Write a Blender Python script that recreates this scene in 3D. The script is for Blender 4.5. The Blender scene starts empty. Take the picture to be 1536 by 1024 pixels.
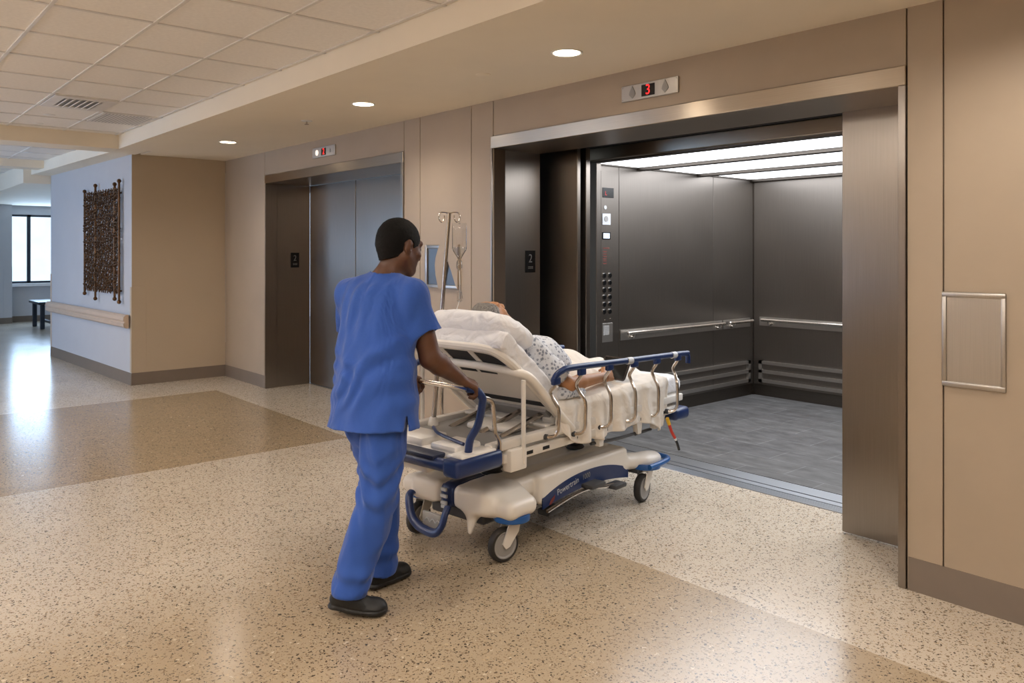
import bpy, bmesh, math, random
import numpy as np
from mathutils import Vector, Matrix

random.seed(7)
rng = np.random.default_rng(11)
SC = bpy.context.scene
COL = SC.collection
PI = math.pi

# ------------------------------------------------------------------ materials
def lin(c):
    return tuple(((v/255)/12.92 if v/255 <= 0.04045 else ((v/255+0.055)/1.055)**2.4) for v in c) + (1.0,)

class NT:
    def __init__(s, name):
        s.m = bpy.data.materials.new(name); s.m.use_nodes = True
        s.t = s.m.node_tree; s.t.nodes.clear()
        s.out = s.n('ShaderNodeOutputMaterial')
        s.b = s.n('ShaderNodeBsdfPrincipled')
        s.l(s.b.outputs[0], s.out.inputs[0])
    def n(s, typ, **kw):
        nd = s.t.nodes.new(typ)
        for k, v in kw.items(): setattr(nd, k, v)
        return nd
    def l(s, a, b): s.t.links.new(a, b)
    def coord(s, kind='Object', scale=(1, 1, 1)):
        tc = s.n('ShaderNodeTexCoord'); mp = s.n('ShaderNodeMapping')
        mp.inputs['Scale'].default_value = scale
        s.l(tc.outputs[kind], mp.inputs[0]); return mp.outputs[0]
    def noise(s, vec, scale, detail=4, rough=.55):
        nz = s.n('ShaderNodeTexNoise'); nz.inputs['Scale'].default_value = scale
        nz.inputs['Detail'].default_value = detail; nz.inputs['Roughness'].default_value = rough
        s.l(vec, nz.inputs['Vector']); return nz
    def ramp(s, fac, stops):
        r = s.n('ShaderNodeValToRGB'); e = r.color_ramp.elements
        while len(e) < len(stops): e.new(.5)
        for i, (p, c) in enumerate(stops): e[i].position = p; e[i].color = c
        s.l(fac, r.inputs[0]); return r.outputs[0]
    def mix(s, fac, a, b, mode='MIX'):
        m = s.n('ShaderNodeMix', data_type='RGBA', blend_type=mode)
        for k, v in ((0, fac), (6, a), (7, b)):
            if hasattr(v, 'is_output'): s.l(v, m.inputs[k])
            else: m.inputs[k].default_value = v
        return m.outputs[2]
    def math(s, op, a, b=None, c=None):
        m = s.n('ShaderNodeMath', operation=op)
        for k, v in enumerate((a, b, c)):
            if v is None: continue
            if hasattr(v, 'is_output'): s.l(v, m.inputs[k])
            else: m.inputs[k].default_value = v
        return m.outputs[0]
    def bump(s, h, strength=.1, dist=.01):
        bp = s.n('ShaderNodeBump'); bp.inputs['Strength'].default_value = strength
        bp.inputs['Distance'].default_value = dist
        s.l(h, bp.inputs['Height']); s.l(bp.outputs[0], s.b.inputs['Normal'])
    def set(s, **kw):
        for k, v in kw.items(): s.b.inputs[k.replace('_', ' ')].default_value = v

def M_plain(name, rgb, rough=.5, metal=0., var=.06, nscale=6., bump=0., bscale=60., spec=.5, sheen=0.):
    t = NT(name); c = lin(rgb)
    v = t.coord()
    nz = t.noise(v, nscale)
    lo = tuple(x*(1-var) for x in c[:3]) + (1,); hi = tuple(min(1, x*(1+var)) for x in c[:3]) + (1,)
    t.l(t.ramp(nz.outputs[0], [(.3, lo), (.7, hi)]), t.b.inputs['Base Color'])
    t.set(Roughness=rough, Metallic=metal, Specular_IOR_Level=spec)
    if sheen: t.set(Sheen_Weight=sheen)
    if bump:
        n2 = t.noise(v, bscale, 6); t.bump(n2.outputs[0], bump, .004)
    return t.m

def M_steel(name, rgb, rough=.3, aniso=.7, vertical=True, var=.05):
    t = NT(name); c = lin(rgb)
    v = t.coord('UV', (220, 3, 1) if vertical else (3, 220, 1))
    nz = t.noise(v, 1.0, 3)
    lo = tuple(x*(1-var) for x in c[:3]) + (1,); hi = tuple(min(1, x*(1+var)) for x in c[:3]) + (1,)
    t.l(t.ramp(nz.outputs[0], [(.3, lo), (.7, hi)]), t.b.inputs['Base Color'])
    t.set(Metallic=1., Roughness=rough, Anisotropic=aniso, Anisotropic_Rotation=0. if vertical else .25)
    tg = t.n('ShaderNodeTangent', direction_type='UV_MAP'); tg.uv_map = 'UVMap'
    t.l(tg.outputs[0], t.b.inputs['Tangent'])
    big = t.noise(t.coord('UV', (1.1, 1.1, 1)), 1.5, 2)
    r = t.math('MULTIPLY_ADD', big.outputs[0], .10, rough-.05)
    t.l(r, t.b.inputs['Roughness'])
    return t.m

def M_emit(name, rgb, strength):
    t = NT(name); t.set(Base_Color=lin(rgb), Emission_Color=lin(rgb), Emission_Strength=strength, Roughness=.4)
    return t.m

def M_terrazzo():
    t = NT('terrazzo')
    pos = t.n('ShaderNodeNewGeometry').outputs['Position']
    wob = t.noise(pos, 45, 2)
    sub = t.n('ShaderNodeVectorMath', operation='SUBTRACT'); t.l(wob.outputs['Color'], sub.inputs[0]); sub.inputs[1].default_value = (.5, .5, .5)
    scl = t.n('ShaderNodeVectorMath', operation='SCALE'); t.l(sub.outputs[0], scl.inputs[0]); scl.inputs['Scale'].default_value = .034
    add = t.n('ShaderNodeVectorMath', operation='ADD'); t.l(pos, add.inputs[0]); t.l(scl.outputs[0], add.inputs[1])
    p = add.outputs[0]
    sx = t.n('ShaderNodeSeparateXYZ'); t.l(pos, sx.inputs[0]); X, Y = sx.outputs[0], sx.outputs[1]
    def band(x0, x1, y1):
        a = t.math('MULTIPLY', t.math('GREATER_THAN', X, x0), t.math('LESS_THAN', X, x1))
        return t.math('MULTIPLY', a, t.math('LESS_THAN', Y, y1))
    soft = t.n('ShaderNodeMapRange', interpolation_type='SMOOTHSTEP'); t.l(X, soft.inputs[0]); soft.inputs[1].default_value = -4.3; soft.inputs[2].default_value = -3.2
    B = t.math('ADD', band(-9.16, -6.1, 3.40), t.math('MULTIPLY', band(-4.4, -.5, 3.16), t.math('MULTIPLY', soft.outputs[0], .85)))
    big = t.noise(pos, 1.3, 3)
    light = t.ramp(big.outputs[0], [(.3, lin((207, 194, 177))), (.7, lin((217, 206, 190)))])
    dark = t.ramp(big.outputs[0], [(.3, lin((168, 148, 120))), (.7, lin((176, 156, 128)))])
    base = t.mix(B, light, dark)
    fine = t.noise(pos, 150, 2)
    base = t.mix(t.math('MULTIPLY', fine.outputs[0], .5), base, t.mix(1., base, (.72, .68, .62, 1), 'MULTIPLY'))
    def chips(scale, lo, hi, cut):
        vo = t.n('ShaderNodeTexVoronoi'); vo.inputs['Scale'].default_value = scale; t.l(p, vo.inputs['Vector'])
        cs = t.n('ShaderNodeSeparateColor'); t.l(vo.outputs['Color'], cs.inputs[0])
        thr = t.math('MULTIPLY_ADD', cs.outputs[0], hi-lo, lo)
        m = t.math('MULTIPLY', t.math('LESS_THAN', vo.outputs['Distance'], thr), t.math('LESS_THAN', cs.outputs[1], cut))
        return m, cs.outputs[2]
    m1, r1 = chips(76, .17, .46, t.math('MULTIPLY_ADD', B, .12, .72))
    m2, r2 = chips(46, .15, .42, .16)
    m3, r3 = chips(120, .15, .5, t.math('MULTIPLY_ADD', B, .2, .55))
    c2 = t.ramp(r2, [(0, lin((236, 222, 198))), (1, lin((196, 170, 134)))])
    base = t.mix(t.math('MULTIPLY', m2, .5), base, c2)
    c3 = t.ramp(r3, [(0, lin((120, 96, 70))), (1, lin((190, 166, 132)))])
    base = t.mix(t.math('MULTIPLY', m3, .8), base, c3)
    c1 = t.ramp(r1, [(0, lin((48, 40, 34))), (.5, lin((88, 72, 56))), (1, lin((140, 118, 92)))])
    base = t.mix(t.math('MULTIPLY', m1, .92), base, c1)
    t.l(base, t.b.inputs['Base Color'])
    rr = t.noise(pos, 2.2, 3)
    t.l(t.math('MULTIPLY_ADD', rr.outputs[0], .08, .17), t.b.inputs['Roughness'])
    t.set(Specular_IOR_Level=.62)
    return t.m

def M_slate():
    t = NT('slate tile')
    pos = t.n('ShaderNodeNewGeometry').outputs['Position']
    br = t.n('ShaderNodeTexBrick'); t.l(pos, br.inputs['Vector'])
    br.offset = .5
    br.inputs['Scale'].default_value = 1.; br.inputs['Brick Width'].default_value = .61; br.inputs['Row Height'].default_value = .305
    br.inputs['Mortar Size'].default_value = .004; br.inputs['Mortar Smooth'].default_value = .1
    br.inputs['Color1'].default_value = lin((92, 91, 90)); br.inputs['Color2'].default_value = lin((85, 84, 84))
    br.inputs['Mortar'].default_value = lin((118, 118, 118))
    nz = t.noise(t.coord('Object', (1, 2.6, 1)), 4.5, 8, .65)
    v = t.ramp(nz.outputs[0], [(.35, (.62, .62, .62, 1)), (.68, (1.35, 1.35, 1.35, 1))])
    t.l(t.mix(1., br.outputs['Color'], v, 'MULTIPLY'), t.b.inputs['Base Color'])
    t.set(Roughness=.42)
    t.bump(nz.outputs[0], .15, .004)
    return t.m

def M_gown():
    t = NT('gown print')
    p = t.coord()
    vo = t.n('ShaderNodeTexVoronoi'); vo.inputs['Scale'].default_value = 46; t.l(p, vo.inputs['Vector'])
    nz = t.noise(p, 160, 2)
    d = t.math('ADD', vo.outputs['Distance'], t.math('MULTIPLY_ADD', nz.outputs[0], .5, -.25))
    c = t.ramp(d, [(.26, lin((128, 134, 148))), (.46, lin((214, 216, 222)))])
    vo2 = t.n('ShaderNodeTexVoronoi'); vo2.inputs['Scale'].default_value = 95; t.l(p, vo2.inputs['Vector'])
    c2 = t.ramp(vo2.outputs['Distance'], [(.16, (.55, .58, .65, 1)), (.26, (1, 1, 1, 1))])
    t.l(t.mix(1., c, c2, 'MULTIPLY'), t.b.inputs['Base Color'])
    t.set(Roughness=.85)
    return t.m

def M_skin(name, rgb, rgb2, rough=.5):
    t = NT(name); p = t.coord()
    nz = t.noise(p, 9, 5)
    t.l(t.ramp(nz.outputs[0], [(.32, lin(rgb)), (.68, lin(rgb2))]), t.b.inputs['Base Color'])
    t.set(Roughness=rough, Subsurface_Weight=.02, Subsurface_Radius=(.01, .004, .002))
    n2 = t.noise(p, 260, 3); t.bump(n2.outputs[0], .12, .0015)
    return t.m

def M_hair(name, rgb, rgb2, scale=(60, 60, 60), rough=.7, bump=.8, nsc=6):
    t = NT(name); p = t.coord('Object', scale)
    nz = t.noise(p, nsc, 5, .7)
    t.l(t.ramp(nz.outputs[0], [(.35, lin(rgb)), (.66, lin(rgb2))]), t.b.inputs['Base Color'])
    t.set(Roughness=rough, Specular_IOR_Level=.2); t.bump(nz.outputs[0], bump, .006)
    return t.m

def M_cloth(name, rgb, fold=.25, fscale=5., weave=.12, rough=.85, stretch=(1, 1, 1), sheen=.15):
    t = NT(name); c = lin(rgb)
    p = t.coord('Object', stretch)
    nz = t.noise(p, fscale, 2, .4); nz.inputs['Distortion'].default_value = 1.2
    n2 = t.noise(t.coord(), 420, 2)
    lo = tuple(x*.93 for x in c[:3]) + (1,); hi = tuple(min(1, x*1.05) for x in c[:3]) + (1,)
    t.l(t.ramp(n2.outputs[0], [(.3, lo), (.7, hi)]), t.b.inputs['Base Color'])
    t.set(Roughness=rough, Sheen_Weight=sheen, Specular_IOR_Level=.25)
    h = t.math('ADD', nz.outputs[0], t.math('MULTIPLY', n2.outputs[0], weave*.05))
    t.bump(h, fold, .05)
    return t.m

def M_glass(name, rgb=(255, 255, 255), alpha=.12, rough=.03):
    t = NT(name)
    tr = t.n('ShaderNodeBsdfTransparent'); gl = t.n('ShaderNodeBsdfGlossy'); gl.inputs['Roughness'].default_value = rough
    tr.inputs[0].default_value = lin(rgb)
    nz = t.noise(t.coord(), 3, 2)
    fr = t.n('ShaderNodeLayerWeight'); fr.inputs['Blend'].default_value = .25
    f = t.math('ADD', t.math('MULTIPLY', fr.outputs['Fresnel'], .8), t.math('MULTIPLY', nz.outputs[0], alpha))
    ms = t.n('ShaderNodeMixShader'); t.l(f, ms.inputs[0]); t.l(tr.outputs[0], ms.inputs[1]); t.l(gl.outputs[0], ms.inputs[2])
    t.l(ms.outputs[0], t.out.inputs[0])
    return t.m

M = {}
M['wall'] = M_plain('wall laminate beige', (168, 152, 133), .42, var=.03, nscale=3, bump=.02, bscale=300)
M['wallpaint'] = M_plain('wall paint', (184, 168, 147), .6, var=.02, nscale=2, bump=.02, bscale=200)
M['wallwhite'] = M_plain('corridor paint', (192, 193, 198), .5, var=.02, nscale=2, bump=.02, bscale=200)
M['seam'] = M_plain('panel seam', (70, 55, 40), .8)
M['base'] = M_plain('vinyl base', (118, 106, 95), .5, var=.04, bump=.03)
M['soffit'] = M_plain('soffit paint', (240, 229, 210), .7, var=.02, nscale=2)
M['tile'] = M_plain('acoustic tile', (240, 235, 229), .9, var=.04, nscale=40, bump=.25, bscale=160)
M['tbar'] = M_plain('ceiling grid', (222, 217, 212), .5)
M['floor'] = M_terrazzo()
M['slate'] = M_slate()
M['steel'] = M_steel('brushed steel vertical', (146, 138, 130), .30, .75, True)
M['steelh'] = M_steel('brushed steel horizontal', (178, 166, 150), .30, .75, False)
M['steelcab'] = M_steel('cab panel steel', (128, 122, 116), .40, .6, True)
M['steelbase'] = M_steel('cab base steel', (96, 90, 84), .4, .5, False)
M['alu'] = M_steel('aluminium sill', (170, 174, 180), .35, .5, False)
M['satin'] = M_steel('satin steel plate', (186, 182, 177), .38, .3, True)
M['plate'] = M_steel('call station steel', (104, 102, 100), .35, .4, True)
M['chrome'] = M_plain('chrome', (205, 198, 190), .14, 1., var=.02)
M['chromed'] = M_plain('chrome rail', (190, 182, 174), .2, 1., var=.03)
M['black'] = M_plain('black void', (10, 10, 10), .7)
M['blackgloss'] = M_plain('black gloss', (12, 12, 13), .2)
M['rubber'] = M_plain('rubber', (40, 37, 35), .6, bump=.05)
M['plastic'] = M_plain('stretcher plastic', (236, 230, 222), .34, var=.02, nscale=3)
M['plasticg'] = M_plain('stretcher frame white', (228, 222, 214), .38, var=.03, nscale=5)
M['greyp'] = M_plain('grey plastic', (150, 148, 146), .45)
M['dgrey'] = M_plain('dark grey plastic', (62, 62, 64), .5)
M['navy'] = M_plain('navy plastic', (22, 44, 92), .34, var=.05)
M['navyd'] = M_plain('dark navy pad', (18, 30, 58), .4, var=.05)
M['blue'] = M_plain('blue ring plastic', (28, 84, 150), .4)
M['foam'] = M_plain('black foam', (38, 38, 40), .8, bump=.1)
M['scrub'] = M_cloth('scrubs blue', (46, 82, 160), .5, 7., .15, .8, (1, 1, .45))
M['sheet'] = M_cloth('white sheet', (238, 237, 240), .55, 9., .1, .85)
M['blanket'] = M_cloth('cream blanket', (240, 232, 222), .4, 8., .1, .85)
M['skind'] = M_skin('deep brown skin', (80, 49, 30), (92, 57, 36))
M['skinm'] = M_skin('tan skin', (168, 118, 80), (182, 132, 92))
M['hairb'] = M_hair('black short hair', (5, 4, 4), (17, 14, 12), nsc=5)
M['hairg'] = M_hair('grey hair', (70, 66, 62), (150, 146, 142), (150, 40, 40), .6, .5, 2.)
M['shoe'] = M_plain('black shoe', (18, 17, 17), .55, bump=.06, bscale=120)
M['gown'] = M_gown()
M['eye'] = M_plain('eye white', (230, 225, 220), .2)
M['red'] = M_emit('red led', (255, 36, 36), 1.6)
M['redd'] = M_emit('dim red led', (170, 20, 20), .6)
M['litw'] = M_emit('lit button', (255, 240, 225), .75)
M['lamp'] = M_emit('downlight lens', (255, 232, 200), 14.)
M['cabl'] = M_emit('cab ceiling panel', (244, 248, 255), 3.1)
M['fillglow'] = M_emit('added light diffuser', (255, 236, 214), 4.)  # glow of the unseen lights added in the lobby
M['screen'] = M_emit('small screen', (210, 220, 235), .8)
M['grey2'] = M_plain('plate lettering', (120, 118, 116), .5)
M['bronze'] = M_plain('bronze wire', (94, 66, 42), .42, .8, var=.25, nscale=30)
M['oak'] = M_plain('rail vinyl', (196, 176, 158), .45, var=.03)
M['bench'] = M_plain('dark bench', (34, 42, 52), .35)
M['glass'] = M_glass('window glass')
M['bagp'] = M_glass('clear bag', (250, 250, 250), .12, .12)
M['fluid'] = M_glass('bag fluid', (240, 242, 244), .10, .08)
M['frame'] = M_plain('window frame', (44, 50, 58), .4)
M['sill'] = M_plain('window sill', (226, 226, 228), .4)
M['white'] = M_plain('white plastic', (232, 230, 226), .4)
M['yellow'] = M_plain('yellow sleeve', (226, 180, 40), .5)
M['redp'] = M_plain('red sleeve', (196, 50, 30), .5)
M['label'] = M_plain('printed label', (196, 198, 202), .5)
M['rust'] = M_plain('rust red print', (120, 50, 40), .5)
M['tablet'] = M_plain('dark tablet', (48, 38, 34), .35)

# ------------------------------------------------------------------ mesh building
def frame_from(d):
    d = Vector(d).normalized()
    a = Vector((0, 0, 1)) if abs(d.z) < .9 else Vector((1, 0, 0))
    u = d.cross(a).normalized(); v = d.cross(u).normalized()
    return d, u, v

def smooth_path(pts, k=6):
    P = [Vector(p) for p in pts]
    if len(P) < 3 or k < 2: return P
    out = []
    for i in range(len(P)-1):
        p0 = P[max(i-1, 0)]; p1 = P[i]; p2 = P[i+1]; p3 = P[min(i+2, len(P)-1)]
        for j in range(k):
            t = j/k
            out.append(.5*((2*p1) + (-p0+p2)*t + (2*p0-5*p1+4*p2-p3)*t*t + (-p0+3*p1-3*p2+p3)*t**3))
    out.append(P[-1]); return out

class MB:
    def __init__(s): s.v = []; s.f = []; s.mi = []; s.cur = 0
    def raw(s, vs, fs):
        o = len(s.v); s.v += [tuple(v) for v in vs]; s.f += [tuple(i+o for i in f) for f in fs]; s.mi += [s.cur]*len(fs); return s
    def bm(s, bm):
        bm.verts.index_update(); return s.raw([v.co for v in bm.verts], [[v.index for v in f.verts] for f in bm.faces])
    def box(s, lo, hi, bev=0., seg=2, R=None, c=None):
        lo = Vector(lo); hi = Vector(hi)
        lo, hi = Vector(map(min, lo, hi)), Vector(map(max, lo, hi))
        b = bmesh.new(); bmesh.ops.create_cube(b, size=1.)
        for v in b.verts: v.co = Vector((lo[i]+(hi[i]-lo[i])*(v.co[i]+.5) for i in range(3)))
        if bev > 0:
            bev = min(bev, .49*min(hi-lo)); bmesh.ops.bevel(b, geom=b.edges[:], offset=bev, segments=seg, affect='EDGES', profile=.5)
        if R is not None:
            cc = Vector(c) if c is not None else (lo+hi)/2
            for v in b.verts: v.co = R @ (v.co-cc) + cc
        s.bm(b); b.free(); return s
    def tube(s, pts, r, n=10, k=1, cap=True, flat=1.):
        P = smooth_path(pts, k); m = len(P)
        rs = r if isinstance(r, (list, tuple)) else None
        d, u, v = frame_from(P[1]-P[0]); vs = []; fs = []
        for i, p in enumerate(P):
            t = (P[min(i+1, m-1)]-P[max(i-1, 0)])
            if t.length > 1e-9: t.normalize()
            u = (u - t*u.dot(t)).normalized(); v = t.cross(u)
            rr = r if rs is None else rs[0]+(rs[-1]-rs[0])*i/(m-1)
            for j in range(n):
                a = 2*PI*j/n; vs.append(p+u*(rr*math.cos(a))+v*(rr*flat*math.sin(a)))
        for i in range(m-1):
            for j in range(n):
                fs.append((i*n+j, i*n+(j+1) % n, (i+1)*n+(j+1) % n, (i+1)*n+j))
        if cap: fs.append(tuple(range(n))[::-1]); fs.append(tuple((m-1)*n+j for j in range(n)))
        return s.raw(vs, fs)
    def lathe(s, prof, o, axis=(0, 0, 1), n=24):
        d, u, v = frame_from(axis); o = Vector(o); vs = []; fs = []
        for (r, h) in prof:
            for j in range(n):
                a = 2*PI*j/n; vs.append(o+d*h+u*(r*math.cos(a))+v*(r*math.sin(a)))
        m = len(prof)
        for i in range(m-1):
            for j in range(n):
                fs.append((i*n+j, i*n+(j+1) % n, (i+1)*n+(j+1) % n, (i+1)*n+j))
        if abs(prof[0][0]-prof[-1][0]) < 1e-6 and prof[0][0] > 1e-6:
            fs += [((m-1)*n+j, (m-1)*n+(j+1) % n, (j+1) % n, j) for j in range(n)]
        else: fs.append(tuple(range(n))[::-1]); fs.append(tuple((m-1)*n+j for j in range(n)))
        return s.raw(vs, fs)
    def prism(s, poly, o, ux, uy, ud, depth):
        o, ux, uy, ud = map(Vector, (o, ux, uy, ud)); n = len(poly)
        a = [o+ux*p[0]+uy*p[1] for p in poly]; b = [p+ud*depth for p in a]
        fs = [tuple(range(n))[::-1], tuple(range(n, 2*n))] + [(i, (i+1) % n, n+(i+1) % n, n+i) for i in range(n)]
        return s.raw(a+b, fs)
    def grid(s, fn, nu, nv, closed_u=False):
        vs = [fn(i/(nu if closed_u else nu-1), j/(nv-1)) for j in range(nv) for i in range(nu)]
        fs = []
        for j in range(nv-1):
            for i in range(nu if closed_u else nu-1):
                fs.append((j*nu+i, j*nu+(i+1) % nu, (j+1)*nu+(i+1) % nu, (j+1)*nu+i))
        return s.raw(vs, fs)
    def ball(s, c, r, n=12, m=8):
        r = (r, r, r) if not isinstance(r, (tuple, list)) else r
        b = bmesh.new(); bmesh.ops.create_uvsphere(b, u_segments=n, v_segments=m, radius=1.)
        for v in b.verts: v.co = Vector((c[i]+v.co[i]*r[i] for i in range(3)))
        s.bm(b); b.free(); return s
    def make(s, name, mat, parent=None, off=(0, 0, 0), loc=None, rotz=0., smooth=35., fixn=True):
        me = bpy.data.meshes.new(name)
        o = Vector(off)
        me.from_pydata([tuple(Vector(v)-o) for v in s.v], [], s.f)
        mats = mat if isinstance(mat, (list, tuple)) else [mat]
        for m in mats: me.materials.append(m)
        if len(mats) > 1: me.polygons.foreach_set('material_index', s.mi)
        if fixn:
            b = bmesh.new(); b.from_mesh(me); bmesh.ops.recalc_face_normals(b, faces=b.faces[:]); b.to_mesh(me); b.free()
        uv_box(me)
        if smooth: me.shade_smooth(); me.set_sharp_from_angle(angle=math.radians(smooth))
        return link(name, me, parent, loc, rotz)

def uv_box(me):
    n = len(me.loops)
    if n == 0: return
    uv = me.uv_layers.new(name='UVMap')
    co = np.empty(len(me.vertices)*3, np.float32); me.vertices.foreach_get('co', co); co = co.reshape(-1, 3)
    li = np.empty(n, np.int32); me.loops.foreach_get('vertex_index', li)
    nr = np.empty(len(me.polygons)*3, np.float32); me.polygons.foreach_get('normal', nr); nr = np.abs(nr.reshape(-1, 3))
    lt = np.empty(len(me.polygons), np.int32); me.polygons.foreach_get('loop_total', lt)
    ax = np.repeat(nr.argmax(1), lt); c = co[li]
    out = np.where(ax[:, None] == 0, c[:, [1, 2]], np.where(ax[:, None] == 1, c[:, [0, 2]], c[:, [0, 1]]))
    uv.data.foreach_set('uv', out.astype(np.float32).ravel())

def link(name, me, parent=None, loc=None, rotz=0.):
    ob = bpy.data.objects.new(name, me); COL.objects.link(ob)
    if parent is not None: ob.parent = parent
    if loc is not None: ob.location = loc
    ob.rotation_euler = (0, 0, rotz)
    return ob

def tag(o, label, cat, group=None, kind=None):
    o['label'] = label; o['category'] = cat
    if group: o['group'] = group
    if kind: o['kind'] = kind
    return o
def thing(name, label, cat, loc=(0, 0, 0), rotz=0., group=None):
    o = link(name, None, None, loc, rotz); o.empty_display_size = .05
    return tag(o, label, cat, group)
def struct(o): o['kind'] = 'structure'; return o
def copy_thing(root, loc, rotz, label):
    r = root.copy(); COL.objects.link(r); r.location = loc; r.rotation_euler = (0, 0, rotz); r['label'] = label
    def rec(a, b):
        for ch in [c for c in bpy.data.objects if c.parent == a]:
            d = ch.copy(); COL.objects.link(d); d.parent = b; rec(ch, d)
    rec(root, r)
    return r

def text_mesh(body, size, depth=.001, space=1.):
    cu = bpy.data.curves.new('lettering', 'FONT'); cu.body = body; cu.size = size; cu.extrude = depth
    cu.align_x = 'CENTER'; cu.align_y = 'CENTER'; cu.space_character = space
    ob = bpy.data.objects.new('lettering', cu); COL.objects.link(ob)
    dg = bpy.context.evaluated_depsgraph_get(); me = bpy.data.meshes.new_from_object(ob.evaluated_get(dg))
    bpy.data.objects.remove(ob); bpy.data.curves.remove(cu)
    return me
def lettering(name, body, size, mat, parent, o, ux, uy, depth=.001, sx=1., space=1.):
    me = text_mesh(body, size, depth, space)
    ux = Vector(ux).normalized(); uy = Vector(uy).normalized(); uz = ux.cross(uy); o = Vector(o)
    for v in me.vertices: v.co = o+ux*(v.co.x*sx)+uy*v.co.y+uz*v.co.z
    me.materials.clear(); me.materials.append(mat); me.name = name
    return link(name, me, parent)

# ------------------------------------------------------------------ smooth solids (distance field + surface nets)
def vnoise(x, y, z):
    xi = np.floor(x).astype(np.int64); yi = np.floor(y).astype(np.int64); zi = np.floor(z).astype(np.int64)
    fx = x-xi; fy = y-yi; fz = z-zi
    fx = fx*fx*(3-2*fx); fy = fy*fy*(3-2*fy); fz = fz*fz*(3-2*fz)
    def h(a, b, c):
        n = (a*374761393+b*668265263+c*2147483647) & 0xffffffff
        n = ((n ^ (n >> 13))*1274126177) & 0xffffffff
        return ((n ^ (n >> 16)) & 0xffff)/65535.
    r = 0
    for dx in (0, 1):
        for dy in (0, 1):
            for dz in (0, 1):
                r = r + h(xi+dx, yi+dy, zi+dz)*(fx if dx else 1-fx)*(fy if dy else 1-fy)*(fz if dz else 1-fz)
    return r

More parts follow.
